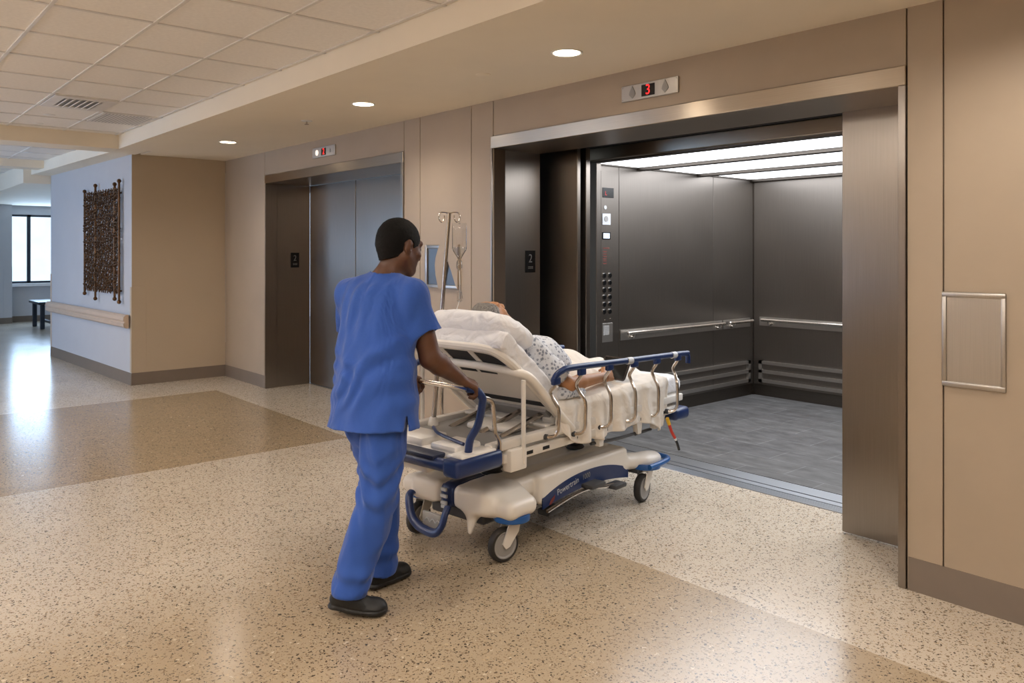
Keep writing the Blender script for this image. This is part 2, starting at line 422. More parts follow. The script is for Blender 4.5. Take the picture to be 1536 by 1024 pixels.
class Vox:
    def __init__(s, lo, hi, h):
        s.lo = np.array(lo, float); s.h = h
        s.n = np.ceil((np.array(hi)-s.lo)/h).astype(int)+1
        s.a = np.full(s.n, .5, np.float32)
    def sl(s, lo, hi):
        i0 = np.clip(np.floor((np.array(lo)-s.lo)/s.h).astype(int), 0, s.n); i1 = np.clip(np.ceil((np.array(hi)-s.lo)/s.h).astype(int)+1, 0, s.n)
        sl = tuple(slice(a, b) for a, b in zip(i0, i1))
        g = [(s.lo[k]+s.h*np.arange(i0[k], i1[k])).astype(np.float32).reshape([-1 if q == k else 1 for q in range(3)]) for k in range(3)]
        return sl, g
    def add(s, fn, lo, hi, k=.02):
        pad = k+.012; sl, (x, y, z) = s.sl(np.array(lo)-pad, np.array(hi)+pad)
        if 0 in s.a[sl].shape: return
        a = s.a[sl]; d = fn(x, y, z).astype(np.float32)
        if k > 0:
            hh = np.maximum(k-np.abs(a-d), 0)/k; s.a[sl] = np.minimum(a, d)-hh*hh*(k*.25)
        else: s.a[sl] = np.minimum(a, d)
    def cone(s, a, b, ra, rb, k=.02, w=None, q=1., sub=False):
        a = np.array(a, float); b = np.array(b, float); ba = b-a; L = max(ba@ba, 1e-12)
        ww = None if w is None else np.array(w, float)/np.linalg.norm(w)
        def fn(x, y, z):
            px, py, pz = x-a[0], y-a[1], z-a[2]
            t = np.clip((px*ba[0]+py*ba[1]+pz*ba[2])/L, 0, 1)
            ex, ey, ez = px-ba[0]*t, py-ba[1]*t, pz-ba[2]*t
            if ww is not None:
                e = (ex*ww[0]+ey*ww[1]+ez*ww[2])*(1/q-1)
                ex, ey, ez = ex+e*ww[0], ey+e*ww[1], ez+e*ww[2]
                return (np.sqrt(ex*ex+ey*ey+ez*ez)-(ra+(rb-ra)*t))*q
            return np.sqrt(ex*ex+ey*ey+ez*ez)-(ra+(rb-ra)*t)
        R = max(ra, rb)*max(1, q); lo = np.minimum(a, b)-R; hi = np.maximum(a, b)+R
        if sub: s.cut(lambda x, y, z: -fn(x, y, z), lo, hi)
        else: s.add(fn, lo, hi, k)
    def chain(s, pts, rs, k=.02, w=None, q=1.):
        for i in range(len(pts)-1): s.cone(pts[i], pts[i+1], rs[i], rs[i+1], k, w, q)
    def ell(s, c, r, R=None, k=.02, sub=False):
        c = np.array(c, float); r = np.array(r, float); Rm = np.eye(3) if R is None else np.array(R, float)
        def fn(x, y, z):
            px, py, pz = x-c[0], y-c[1], z-c[2]
            q = [(px*Rm[0, i]+py*Rm[1, i]+pz*Rm[2, i])/r[i] for i in range(3)]
            l = np.sqrt(q[0]**2+q[1]**2+q[2]**2)
            g = np.sqrt((q[0]/r[0])**2+(q[1]/r[1])**2+(q[2]/r[2])**2)+1e-9
            return l*(l-1)/g
        ext = np.sqrt(((Rm*r)**2).sum(1)); lo = c-ext; hi = c+ext
        if sub: s.cut(lambda x, y, z: -fn(x, y, z), lo-.01, hi+.01)
        else: s.add(fn, lo, hi, k)
    def rbox(s, c, hs, rad, R=None, k=.02, sub=False):
        c = np.array(c, float); hs = np.array(hs, float); Rm = np.eye(3) if R is None else np.array(R, float)
        def fn(x, y, z):
            px, py, pz = x-c[0], y-c[1], z-c[2]
            q = [np.abs(px*Rm[0, i]+py*Rm[1, i]+pz*Rm[2, i])-(hs[i]-rad) for i in range(3)]
            o = np.sqrt(sum(np.maximum(v, 0)**2 for v in q))
            return o+np.minimum(np.maximum(np.maximum(q[0], q[1]), q[2]), 0)-rad
        ext = np.abs(Rm*hs).sum(1); lo = c-ext; hi = c+ext
        if sub: s.cut(lambda x, y, z: -fn(x, y, z), lo-.01, hi+.01)
        else: s.add(fn, lo, hi, k)
    def cut(s, fn, lo=None, hi=None):
        if lo is None: lo = s.lo; hi = s.lo+s.h*s.n
        sl, (x, y, z) = s.sl(lo, hi)
        if 0 in s.a[sl].shape: return
        s.a[sl] = np.maximum(s.a[sl], fn(x, y, z).astype(np.float32))
    def half(s, p, n):
        n = np.array(n, float)/np.linalg.norm(n); s.cut(lambda x, y, z: (x-p[0])*n[0]+(y-p[1])*n[1]+(z-p[2])*n[2])
    def displace(s, fn, band=.03):
        m = np.abs(s.a) < band; i = np.argwhere(m)
        p = s.lo+i*s.h; s.a[m] += fn(p[:, 0], p[:, 1], p[:, 2]).astype(np.float32)
    def mesh(s, name, mat, parent=None, off=(0, 0, 0), smooth=True, relax=1):
        a = s.a; a[0] = a[-1] = .1; a[:, 0] = a[:, -1] = .1; a[:, :, 0] = a[:, :, -1] = .1
        g = a < 0; c = np.zeros(np.array(a.shape)-1, np.uint8)
        for dx in (0, 1):
            for dy in (0, 1):
                for dz in (0, 1): c += g[dx:dx+c.shape[0], dy:dy+c.shape[1], dz:dz+c.shape[2]]
        act = np.argwhere((c > 0) & (c < 8)); idx = np.full(c.shape, -1, np.int32)
        idx[tuple(act.T)] = np.arange(len(act))
        acc = np.zeros((len(act), 3)); cnt = np.zeros(len(act))
        for ax in range(3):
            o1, o2 = [q for q in range(3) if q != ax]
            for u in (0, 1):
                for v in (0, 1):
                    e = np.zeros(3, int); e[o1] = u; e[o2] = v; e2 = e.copy(); e2[ax] = 1
                    va = a[tuple((act+e).T)]; vb = a[tuple((act+e2).T)]; x = (va < 0) != (vb < 0)
                    t = np.where(x, va/np.where(x, va-vb, 1), 0); p = np.tile(e.astype(float), (len(act), 1)); p[:, ax] = t
                    acc[x] += p[x]; cnt[x] += 1
        V = s.lo+(act+acc/cnt[:, None])*s.h
        F = []
        for ax in range(3):
            o1, o2 = (ax+1) % 3, (ax+2) % 3
            sa = [slice(None)]*3; sb = [slice(None)]*3; sa[ax] = slice(0, -1); sb[ax] = slice(1, None)
            e = np.argwhere(g[tuple(sa)] != g[tuple(sb)])
            e = e[(e[:, o1] > 0) & (e[:, o2] > 0) & (e[:, o1] < c.shape[o1]) & (e[:, o2] < c.shape[o2])]
            inside = g[tuple(e.T)]
            def cell(d1, d2):
                q = e.copy(); q[:, o1] -= d1; q[:, o2] -= d2; return idx[tuple(q.T)]
            q = np.stack([cell(1, 1), cell(0, 1), cell(0, 0), cell(1, 0)], 1)
            q[~inside] = q[~inside][:, ::-1]; F.append(q)
        F = np.concatenate(F)
        for _ in range(relax):
            S = np.zeros_like(V); N = np.zeros(len(V))
            for i in range(4):
                np.add.at(S, F[:, i], V[F[:, (i+1) % 4]]+V[F[:, (i+3) % 4]]); np.add.at(N, F[:, i], 2)
            V = V*.5+.5*S/N[:, None]
        V = V-np.array(off)
        me = bpy.data.meshes.new(name)
        me.vertices.add(len(V)); me.vertices.foreach_set('co', V.astype(np.float32).ravel())
        me.loops.add(len(F)*4); me.loops.foreach_set('vertex_index', F.astype(np.int32).ravel())
        me.polygons.add(len(F)); me.polygons.foreach_set('loop_start', np.arange(0, len(F)*4, 4, dtype=np.int32))
        me.update(calc_edges=True); me.validate()
        me.materials.append(mat)
        if smooth: me.shade_smooth()
        uv_box(me)
        return link(name, me, parent)

# ------------------------------------------------------------------ camera
cam = bpy.data.cameras.new('camera'); camo = bpy.data.objects.new('camera', cam); COL.objects.link(camo)
cam.sensor_width = 36.; cam.lens = 1196.2/1536*36; cam.shift_y = -(512-376.2)/1536
cam.clip_start = .05; cam.clip_end = 200
camo.location = (0, 0, 1.6); camo.rotation_euler = (PI/2, 0, math.radians(49.28))
SC.camera = camo
# ------------------------------------------------------------------ the setting
W = 3.884                       # face of the elevator wall
ZT, ZS, ZH = 2.9, 2.752, 2.385  # tile ceiling, soffit, door head
XR, YC = -10.143, 2.76          # return wall, corridor wall at their shared corner
CANT = Matrix.Translation((XR, YC, 0)) @ Matrix.Rotation(.040, 4, 'Z') @ Matrix.Translation((-XR, -YC, 0))  # the corridor wall runs 2.3 degrees off
def cant(o):
    if o.data is not None and o.parent is None and o.location.length == 0: o.data.transform(CANT)
    else: o.location = CANT @ o.location; o.rotation_euler = (0, 0, .040)
    return o
L1a, L1b = -8.908, -5.979       # closed elevator opening
L2a, L2b = -4.75, -1.645        # open elevator opening

struct(MB().raw([(-24, -4.6, 0), (4.2, -4.6, 0), (4.2, 9, 0), (-24, 9, 0)], [(0, 1, 2, 3)]).make('floor', M['floor']))

def panels(name, cells, y, mat, gap=.0035, thick=.02, back=.12):
    m = MB()
    for (x0, x1, z0, z1) in cells:
        m.cur = 0; m.box((x0+gap, y, z0+gap*.5), (x1-gap, y+thick, z1-gap*.5), .0015, 1)
        m.cur = 1; m.box((x0, y+.012, z0), (x1, y+back, z1))
    return struct(m.make(name, [mat, M['seam']]))
zt = 2.78
panels('wall_north', [(XR, L1a-.03, 0, zt), (L1a-.03, L1b, ZH+.094, zt), (L1b, -5.728, 0, zt), (-5.728, -5.007, 0, zt), (-5.007, L2a+.018, 0, zt),
                      (L2a+.018, L2b, ZH+.094, zt), (L2b, -1.481, 0, zt), (-1.481, 1.2, 0, zt), (1.2, 4.1, 0, zt)], W, M['wall'])
struct(MB().box((XR-.12, YC+.003, 0), (XR, W, 2.9)).make('wall_east', M['wallpaint']))
cant(struct(MB().box((-13.85, YC, 0), (XR-.002, YC+.10, 2.9)).make('wall_corridor', M['wallwhite'])))
# far window wall, pier, enclosing walls
m = MB(); xw = -20.9
m.box((xw-.2, 3.1, 0), (xw, 6.2, .87)).box((xw-.2, 3.1, 2.42), (xw, 6.2, 2.95)).box((xw-.2, 5.2, .87), (xw, 6.2, 2.42))
m.box((xw-.2, -4.6, 0), (xw+.35, 3.12, 2.95))
struct(m.make('wall_west', M['wallwhite']))
struct(MB().box((xw, 6., 0), (-13.7, 6.2, 2.95)).box((-13.97, 2.68, 0), (-13.85, 6.2, 2.95)).make('wall_alcove', M['wallwhite']))
struct(MB().box((4.05, -4.6, 0), (4.2, 4.1, 2.95)).make('wall_lobby', M['wallpaint']))
wins = [(-15.8, -12.8), (-12.0, -9.4)]
m = MB(); ys = -3.6; x = -21.
for (a, b) in wins:
    m.box((x, ys-.2, 0), (a, ys, 2.95)); m.box((a, ys-.2, 0), (b, ys, .75)); m.box((a, ys-.2, 2.5), (b, ys, 2.95)); x = b
m.box((x, ys-.2, 0), (4.2, ys, 2.95))
struct(m.make('wall_south', M['wallpaint']))

def window(name, o, ux, w, z0, z1, mull, depth=.06):
    ux = Vector(ux); un = Vector((-ux.y, ux.x, 0)); o = Vector(o)
    root = struct(link(name, None, None)); root.empty_display_size = .1
    def bar(m, u0, u1, za, zb, d0=-.03, d1=.03):
        p = [o+ux*u0+un*d0, o+ux*u1+un*d0, o+ux*u1+un*d1, o+ux*u0+un*d1]
        m.raw([(q.x, q.y, za) for q in p]+[(q.x, q.y, zb) for q in p], [(0, 1, 2, 3), (4, 5, 6, 7), (0, 1, 5, 4), (1, 2, 6, 5), (2, 3, 7, 6), (3, 0, 4, 7)])
    m = MB(); f = .045
    bar(m, 0, w, z0, z0+f); bar(m, 0, w, z1-f, z1); bar(m, 0, f, z0, z1); bar(m, w-f, w, z0, z1)
    for u in mull: bar(m, u-.035, u+.035, z0, z1)
    struct(m.make('window_frame', M['frame'], root))
    m = MB(); bar(m, f, w-f, z0+f, z1-f, -.004, .004); struct(m.make('window_pane', M['glass'], root))
    m = MB(); bar(m, -.04, w+.04, z0-.07, z0, -.05, .16); struct(m.make('window_sill', M['sill'], root))
    return root
window('window_1', (xw-.02, 5.2, 0), (0, -1, 0), 2.08, .87, 2.42, [.85, 1.70])
for i, (a, b) in enumerate(wins):
    window('window_%d' % (i+2), (a, ys-.1, 0), (1, 0, 0), b-a, .75, 2.5, [(b-a)/2])

# ceilings
def tiled(name, x0, x1, y0, y1, z, xs0=-4.77, ys0=2.46):
    m = MB(); m.box((x0, y0, z), (x1, y1, z+.03)); m.cur = 1
    k = math.ceil((x0-xs0)/.67)
    while xs0+.67*k < x1: xx = xs0+.67*k; m.box((xx-.012, y0, z-.006), (xx+.012, y1, z+.004)); k += 1
    k = math.ceil((y0-ys0)/.52)
    while ys0+.52*k < y1: yy = ys0+.52*k; m.box((x0, yy-.010, z-.0065), (x1, yy+.010, z+.004)); k += 1
    return struct(m.make(name, [M['tile'], M['tbar']]))
tiled('ceiling', -9.66, 4.1, -3.6, 2.49, ZT)
tiled('ceiling_corridor', -13.1, -10.05, -3.6, 2.51, ZT)
tiled('ceiling_hall', -20.9, -13.45, -3.6, 2.7, ZT)
struct(MB().box((-20.9, 2.25, 2.62), (-13.86, 6.1, 2.96)).make('ceiling_alcove', M['soffit']))
struct(MB().box((XR, 2.86, ZS), (4.1, W+.02, ZS+.25)).box((-9.66, 2.49, ZS-.008), (4.1, 2.87, ZS+.25)).make('ceiling_soffit', M['soffit']))
struct(MB().box((-10.06, -3.6, ZS-.008), (-9.655, 2.5, ZS+.25)).make('beam_lobby', M['soffit']))
struct(MB().box((-13.46, -3.6, 2.79), (-13.1, 2.52, 3.0)).make('beam_corridor', M['soffit']))
cant(struct(MB().box((-20.9, 2.5, ZS-.004), (-9.662, 2.80, ZS+.25)).make('beam_bulkhead', M['soffit'])))
struct(MB().box((-22, -4.6, 3.02), (4.2, 9, 3.1)).make('roof_slab', M['black']))

# bases
def base(name, pts, h, t=.008):
    m = MB()
    for (a, b) in zip(pts, pts[1:]):
        a = Vector((*a, 0)); b = Vector((*b, 0)); d = (b-a).normalized(); n = Vector((d.y, -d.x, 0))
        m.raw([a, b, b+n*t, a+n*t]+[p+Vector((0, 0, h)) for p in (a, b, b+n*t*.5, a+n*t*.5)], [(0, 1, 2, 3), (4, 5, 6, 7), (0, 1, 5, 4), (1, 2, 6, 5), (2, 3, 7, 6), (3, 0, 4, 7)])
    o = m.make(name, M['base']); o['kind'] = 'structure'; return o
base('baseboard_right', [(L2b+.01, W), (4.05, W)], .155)
base('baseboard_middle', [(L1b+.01, W), (L2a-.01, W)], .15)
base('baseboard_left', [(XR, YC), (XR, W), (L1a-.012, W)], .145)
cant(base('baseboard_corridor', [(-13.85, YC), (XR, YC)], .145))
base('baseboard_far', [(xw+.35, -3.5), (xw+.35, 3.12), (xw, 3.12), (xw, 6.)], .13)
base('baseboard_near', [(4.05, W), (4.05, -3.6)], .15)
struct(MB().box((XR-.003, YC-.003, .15), (XR+.003, 2.925, 1.17), .001, 1).box((XR-.06, YC-.0035, .15), (XR+.003, YC, 1.17), .001, 1).make('trim_1', M['wallpaint']))
struct(MB().box((xw+.345, 2.96, .13), (xw+.353, 3.123, 1.25), .001, 1).make('trim_2', M['wallwhite']))
cant(struct(MB().box((-13.856, YC-.006, .14), (-13.80, YC, 1.25), .001, 1).make('trim_3', M['oak'])))

# ------------------------------------------------------------------ elevator entrances
def entrance(name, label, xa, xb, depth, zh):
    t = thing(name, label, 'elevator doors', ((xa+xb)/2, W, 0))
    o = ((xa+xb)/2, W, 0)
    m = MB().box((xa, W-.012, zh), (xb, W+.03, zh+.094), .003, 1)
    m.make('head_trim', M['steelh'], t, o)
    MB().box((xa, W+.0301, zh), (xb, W+depth, zh+.05)).make('head_soffit', M['steelh'], t, o)
    for s, x in ((1, xa), (-1, xb)):
        MB().box((x-.0 if s > 0 else x-.036, W-.012, 0), (x+.012 if s > 0 else x, W+.13, zh), .002, 1).make('jamb_post', M['steel'], t, o)
        m = MB().box((x-.04*s, W+.134, 0), (x+.004*s, W+depth, zh), .001, 1)
        m.make('jamb_lining', M['steel'], t, o)
    return t, o
t1, o1 = entrance('elevator_entrance', 'closed elevator with two steel doors behind the nurse, display above reading 2', L1a, L1b, .555, ZH)
for (a, b, y) in ((L1a+.004, -7.816, 4.44), (-7.810, -5.99, 4.446)):
    MB().box((a, y, .008), (b, y+.035, ZH-.004), .002, 1).make('door_panel', M['steel'], t1, o1)
MB().box((L1a, 4.43, -.02), (L1b, 4.49, .006)).make('sill', M['alu'], t1, o1)
t2, o2 = entrance('elevator_entrance', 'wide open elevator in front of the stretcher, steel doors slid aside, display above reading 3', L2a, L2b, .50, ZH)
MB().box((-2.205, 4.365, .012), (-1.2, 4.405, 2.42), .003, 1).make('door_panel', M['steel'], t2, o2)
MB().box((L2a-.6, 4.53, .012), (-4.467, 4.568, 2.44), .003, 1).make('door_panel', M['steel'], t2, o2)
MB().box((L2a-.6, 4.70, .012), (-4.535, 4.75, 2.44), .003, 1).make('inner_door_panel', M['steel'], t2, o2)
MB().box((L2a-.8, 4.60, .012), (-4.56, 4.66, 2.44), .003, 1).make('inner_door_panel', M['steel'], t2, o2)
m = MB().box((L2a-.05, 4.69, -.03), (L2b+.05, 4.785, .006), .001, 1).box((L2a-.05, 4.80, -.03), (L2b+.05, 4.86, .006), .001, 1).box((L2a-.05, 4.87, -.03), (L2b+.05, 5.02, .008), .001, 1)
for k in range(6): m.box((L2a-.05, 4.70+k*.014, .004), (L2b+.05, 4.704+k*.014, .0078))
m.make('sill', M['alu'], t2, o2)
MB().box((L2a-.9, 4.785, -.01), (L2b+.9, 4.87, .0035)).make('sill_groove', M['black'], t2, o2)
m = MB().box((L2a-1, 4.42, 2.47), (L2b+1, 4.93, 2.55)).box((L2a-1, 4.42, ZH+.06), (L2b+1, 4.44, 2.5)).box((L2a-.95, 4.43, 0), (L2a-.9, 4.98, 2.5)).box((L2b+.9, 4.43, 0), (L2b+.95, 4.98, 2.5))
m.make('shaft_blackout', M['black'], t2, o2)  # black top and sides stand in for the darkness of the shaft
struct(MB().box((L2a-1, W+.13, 0), (L2a-.02, W+.2, 2.6)).box((L2b+.02, W+.13, 0), (L2b+1, W+.2, 2.6)).box((L2a-1, W+.14, 2.5), (L2b+1, W+.6, 2.62)).make('wall_shaft_blackout', M['black']))  # unseen black boxes added so no light shows through around the doors

# floor indicators over the doors
def indicator(label, x0, x1, z0, z1, digit, dx, lit):
    xc = (x0+x1)/2; t = thing('floor_indicator', label, 'indicator', (xc, W, z0)); o = (xc, W, z0)
    MB().box((x0, W-.012, z0), (x1, W, z1), .003, 1).make('faceplate', M['satin'], t, o)
    zc = (z0+z1)/2; h = (z1-z0)
    d = MB().box((dx-.052, W-.0135, zc-.036), (dx+.052, W-.011, zc+.036)).make('display', M['blackgloss'], t, o)
    lettering('digit', digit, .088, M['red'], d, Vector((dx, W-.0145, zc))-Vector(o), (1, 0, 0), (0, 0, 1), .0006, .95)
    ax = [x0+(dx-x0)*.42, x1-(x1-dx)*.42]
    for k, x in enumerate(ax):
        if lit:
            if k == 0: MB().lathe([(.0, .001), (.030, .001), (.030, -.004), (.026, -.006), (0, -.006)], (x, W-.012, zc), (0, 1, 0), 20).make('arrow_lamp', M['litw'], t, o)
            else: MB().prism([(-.012, -.02), (.012, -.02), (.012, .004), (0, .02), (-.012, .004)], (x, W-.0121, zc), (1, 0, 0), (0, 0, 1), (0, -1, 0), .002).make('arrow_lamp', M['greyp'], t, o)
        else:
            s = 1 if k == 0 else 1
            MB().prism([(0, -.038), (.026, -.012), (.022, .004), (0, .042*s), (-.022, .004), (-.026, -.012)], (x, W-.0121, zc), (1, 0, 0), (0, 0, 1), (0, -1, 0), .003).make('arrow_lamp', M['greyp'], t, o)
    for sx in (x0+.012, x1-.012):
        for sz in (z0+.012, z1-.012):
            MB().lathe([(.004, 0), (.003, .0015)], (sx, W-.012, sz), (0, -1, 0), 8).make('screw', M['greyp'], t, o)
indicator('wide steel floor display with a red 3 above the open elevator', -3.422, -2.973, 2.551, 2.651, '3', -3.203, False)
indicator('steel floor display with a red 2 and a lit round lamp above the closed elevator', -7.712, -7.221, 2.565, 2.672, '2', -7.461, True)

def floor_plate(label, x, y, z):
    t = thing('floor_number_plate', label, 'sign', (x, y, z)); o = (x, y, z)
    MB().box((x, y-.054, z-.088), (x+.004, y+.054, z+.088), .0015, 1).make('plate', M['blackgloss'], t, o)
    lettering('digit', '2', .095, M['grey2'], t, Vector((x+.0046, y, z+.022))-Vector(o), (0, 1, 0), (0, 0, 1), .0006, .85)
    m = MB()
    for k in range(4):
        for j in range(2): m.ball((x+.005, y-.021+k*.014, z-.042-j*.012), .0045, 8, 6)
    m.make('braille', M['grey2'], t, o)
floor_plate('small black plate with a grey 2 on the left jamb of the open elevator', L2a+.004, 4.276, 1.515)
floor_plate('small black plate with a grey 2 on the left jamb of the closed elevator', L1a+.004, 4.245, 1.49)

# ------------------------------------------------------------------ the elevator car
CX0, CX1, CY0, CY1, CZ = -4.97, -1.35, 5.03, 7.815, 2.39
o = ((CX0+CX1)/2, (CY0+CY1)/2, 0)
car = thing('elevator_car', 'empty steel elevator car with lit ceiling, handrails and grey tiled floor behind the open doors', 'elevator car', o)
MB().box((CX0-.03, CY0, -.03), (CX1+.03, CY1+.03, .008)).make('car_floor', M['slate'], car, o)
def sheets(name, cuts, fn, mat):
    m = MB()
    for a, b in zip(cuts, cuts[1:]): m.box(*fn(a+.003, b-.003), .002, 1)
    m.cur = 1; a, b = fn(cuts[0], cuts[-1], .006)
    m.box(a, b); return m.make(name, [mat, M['black']], car, o)
sheets('side_wall', [CY0+.10, 5.59, 7.069, CY1], lambda a, b, d=0: ((CX0-.02-d, a, .13), (CX0-d, b, CZ+.1)), M['steelcab'])
sheets('side_wall', [CY0+.10, 5.59, 7.069, CY1], lambda a, b, d=0: ((CX1+d, a, .13), (CX1+.02+d, b, CZ+.1)), M['steelcab'])
sheets('back_wall', [CX0, -3.75, -2.55, CX1], lambda a, b, d=0: ((a, CY1+d, .13), (b, CY1+.02+d, CZ+.1)), M['steelcab'])
MB().box((CX0-.02, CY0+.1, .008), (CX0-.006, CY1, .13)).box((CX1+.006, CY0+.1, .008), (CX1+.02, CY1, .13)).box((CX0, CY1+.006, .008), (CX1, CY1+.02, .13)).make('kick_plate', M['steelbase'], car, o)
for x, y in ((CX0, CY1), (CX1, CY1)): MB().box((x-.03, y-.012, .01), (x+.012 if x == CX0 else x+.03, y+.03, CZ+.1)).make('corner_post', M['steelbase'], car, o)
for q in (((CX0-.03, CY0, .008), (-4.73, CY0+.06, CZ+.1)), ((CX0-.03, CY0+.06, .008), (CX0+.03, CY0+.19, CZ+.1)), ((CX1-.25, CY0, .008), (CX1+.03, CY0+.1, CZ+.1))): MB().box(*q, .004, 1).make('front_return', M['steelcab'], car, o)
MB().box((-4.75, CY0-.08, 2.37), (CX1+.03, CY0+.03, 2.47), .004, 1).make('transom', M['steelh'], car, o)
MB().box((CX0-.03, CY0, CZ+.03), (CX1+.03, CY1+.03, CZ+.12)).make('ceiling_pan', M['steelbase'], car, o)
ybar = [5.06, 5.88, 6.82, 7.79]
m = MB()
for y in ybar: m.box((CX0, y-.04, CZ-.03), (CX1, y+.04, CZ+.031), .003, 1)
m.box((CX0, CY0+.03, CZ-.012), (CX0+.02, CY1, CZ+.031)).box((CX1-.02, CY0+.03, CZ-.012), (CX1, CY1, CZ+.031))
m.make('ceiling_frame', M['steelbase'], car, o)
for a, b in zip(ybar, ybar[1:]):
    MB().box((CX0+.022, a+.042, CZ), (CX1-.022, b-.042, CZ+.012), .002, 1).make('light_panel', M['cabl'], car, o)
def cab_rail(p0, p1, n, zc, nb):
    p0, p1, n = Vector(p0), Vector(p1), Vector(n); d = (p1-p0).normalized(); up = Vector((0, 0, 1))
    m = MB(); q = [p0-up*.048, p1-up*.048, p1+up*.048, p0+up*.048]
    m.raw([v+n*.001 for v in q]+[v+n*.012 for v in q], [(0, 1, 2, 3), (4, 5, 6, 7), (0, 1, 5, 4), (1, 2, 6, 5), (2, 3, 7, 6), (3, 0, 4, 7)])
    r = m.make('handrail', M['satin'], car, o)
    L = (p1-p0).length
    m = MB(); e0 = p0+d*.06; e1 = p1-d*.03
    m.tube([e0+n*.06+up*.02, e1+n*.06+up*.02], .017, 14).ball(e0+n*.06+up*.02, .0175, 12, 8).ball(e1+n*.06+up*.02, .0175, 12, 8)
    m.make('rail_tube', M['chrome'], r, o)
    for k in range(nb):
        c = p0+d*(.14+(L-.24)*k/max(1, nb-1))
        MB().tube([c+n*.012-up*.02, c+n*.05-up*.022, c+n*.06+up*.01], .009, 10, 4).lathe([(.022, 0), (.022, .006), (.012, .008)], c+n*.011-up*.02, n, 14).make('bracket', M['chrome'], r, o)
cab_rail((CX0, 5.60, .815), (CX0, 7.21, .815), (1, 0, 0), .815, 2)
cab_rail((CX0, 7.23, .815), (CX0, 7.74, .815), (1, 0, 0), .815, 1)
cab_rail((-4.884, CY1, .828), (-1.45, CY1, .828), (0, -1, 0), .828, 4)
def bumper(p0, p1, n):
    p0, p1, n = Vector(p0), Vector(p1), Vector(n); d = (p1-p0).normalized()
    def bar(m, a, b, z0, z1, t0, t1):
        q = [p0+d*a+n*t0, p0+d*b+n*t0, p0+d*b+n*t1, p0+d*a+n*t1]
        m.raw([(v.x, v.y, z0) for v in q]+[(v.x, v.y, z1) for v in q], [(0, 1, 2, 3), (4, 5, 6, 7), (0, 1, 5, 4), (1, 2, 6, 5), (2, 3, 7, 6), (3, 0, 4, 7)])
    L = (p1-p0).length; m = MB()
    for z in (.16, .262, .36): bar(m, 0, L, z, z+.034, .001, .03)
    bar(m, 0, .04, .16, .394, .001, .03); bar(m, L-.04, L, .16, .394, .001, .03)
    m.make('bumper_rail', M['satin'], car, o)
bumper((CX0, 5.65, 0), (CX0, 7.72, 0), (1, 0, 0)); bumper((-4.884, CY1, 0), (-1.45, CY1, 0), (0, -1, 0))
# operating panel on the left side wall
xf = CX0+.002
cop = MB().box((CX0, 5.345, .60), (xf, 5.575, 2.33), .0008, 1).make('operating_panel', M['steelcab'], car, o)
def onp(name, y0, y1, z0, z1, mat, d=.004, par=None): return MB().box((xf, y0, z0), (xf+d, y1, z1), .001, 1).make(name, mat, par or cop, o)
d = onp('display', 5.362, 5.512, 2.087, 2.178, M['blackgloss'])
lettering('digit', 'L', .05, M['redd'], cop, Vector((xf+.005, 5.405, 2.125))-Vector(o), (0, 1, 0), (0, 0, 1), .0006)
MB().lathe([(.018, 0), (.018, .004), (.010, .004)], (xf, 5.40, 1.997), (1, 0, 0), 16).make('key_switch', M['label'], cop, o)
onp('card_reader', 5.358, 5.467, 1.838, 1.941, M['label'], .006)
MB().lathe([(.026, 0), (.026, .003), (0, .003)], (xf+.006, 5.405, 1.893), (1, 0, 0), 20).make('reader_eye', M['greyp'], cop, o)
s_ = onp('screen', 5.358, 5.467, 1.705, 1.771, M['blackgloss'], .005)
onp('screen_image', 5.37, 5.455, 1.714, 1.762, M['screen'], .0056)
m = MB()
for k, z in enumerate((1.626, 1.595, 1.57, 1.55, 1.53, 1.51, 1.485)):
    m.box((xf, 5.37, z-.004), (xf+.0008, 5.37+(.085 if k == 0 else .05), z+.003))
m.make('instruction_text', M['rust'], cop, o)
for j in range(6):
    for k in range(2):
        z = 1.375-j*.066; y = 5.385+k*.075
        b = MB().lathe([(.024, 0), (.024, .006), (.020, .010), (0, .010)], (xf, y, z), (1, 0, 0), 16).make('floor_button', M['blackgloss'], cop, o)
        MB().lathe([(.0265, 0), (.0265, .004), (.0235, .004)], (xf, y, z), (1, 0, 0), 16).make('button_ring', M['chrome'], b, o)
for y, z in ((5.40, .965), (5.47, .975)): MB().lathe([(.007, 0), (.007, .004), (0, .004)], (xf, y, z), (1, 0, 0), 10).make('key_switch', M['chrome'], cop, o)
onp('service_cover', 5.358, 5.50, .766, .939, M['satin'], .003)
onp('certificate', 5.372, 5.45, .83, .92, M['greyp'], .0036)

# ------------------------------------------------------------------ wall fittings
t = thing('access_panel', 'framed blank steel panel on the right wall beside the open elevator', 'wall panel', (-1.353, W, .99)); o = (-1.353, W, .99)
a0, a1, c0, c1 = -1.484, -1.222, .985, 1.414
MB().box((a0+.02, W-.006, c0+.02), (a1-.02, W, c1-.02)).make('panel', M['satin'], t, o)
m = MB()
for q in (((a0, W-.014, c0), (a1, W, c0+.024)), ((a0, W-.014, c1-.024), (a1, W, c1)), ((a0, W-.014, c0+.02), (a0+.02, W, c1-.02)), ((a1-.02, W-.014, c0+.02), (a1, W, c1-.02))): m.box(*q, .005, 2)
m.make('panel_frame', M['satin'], t, o)

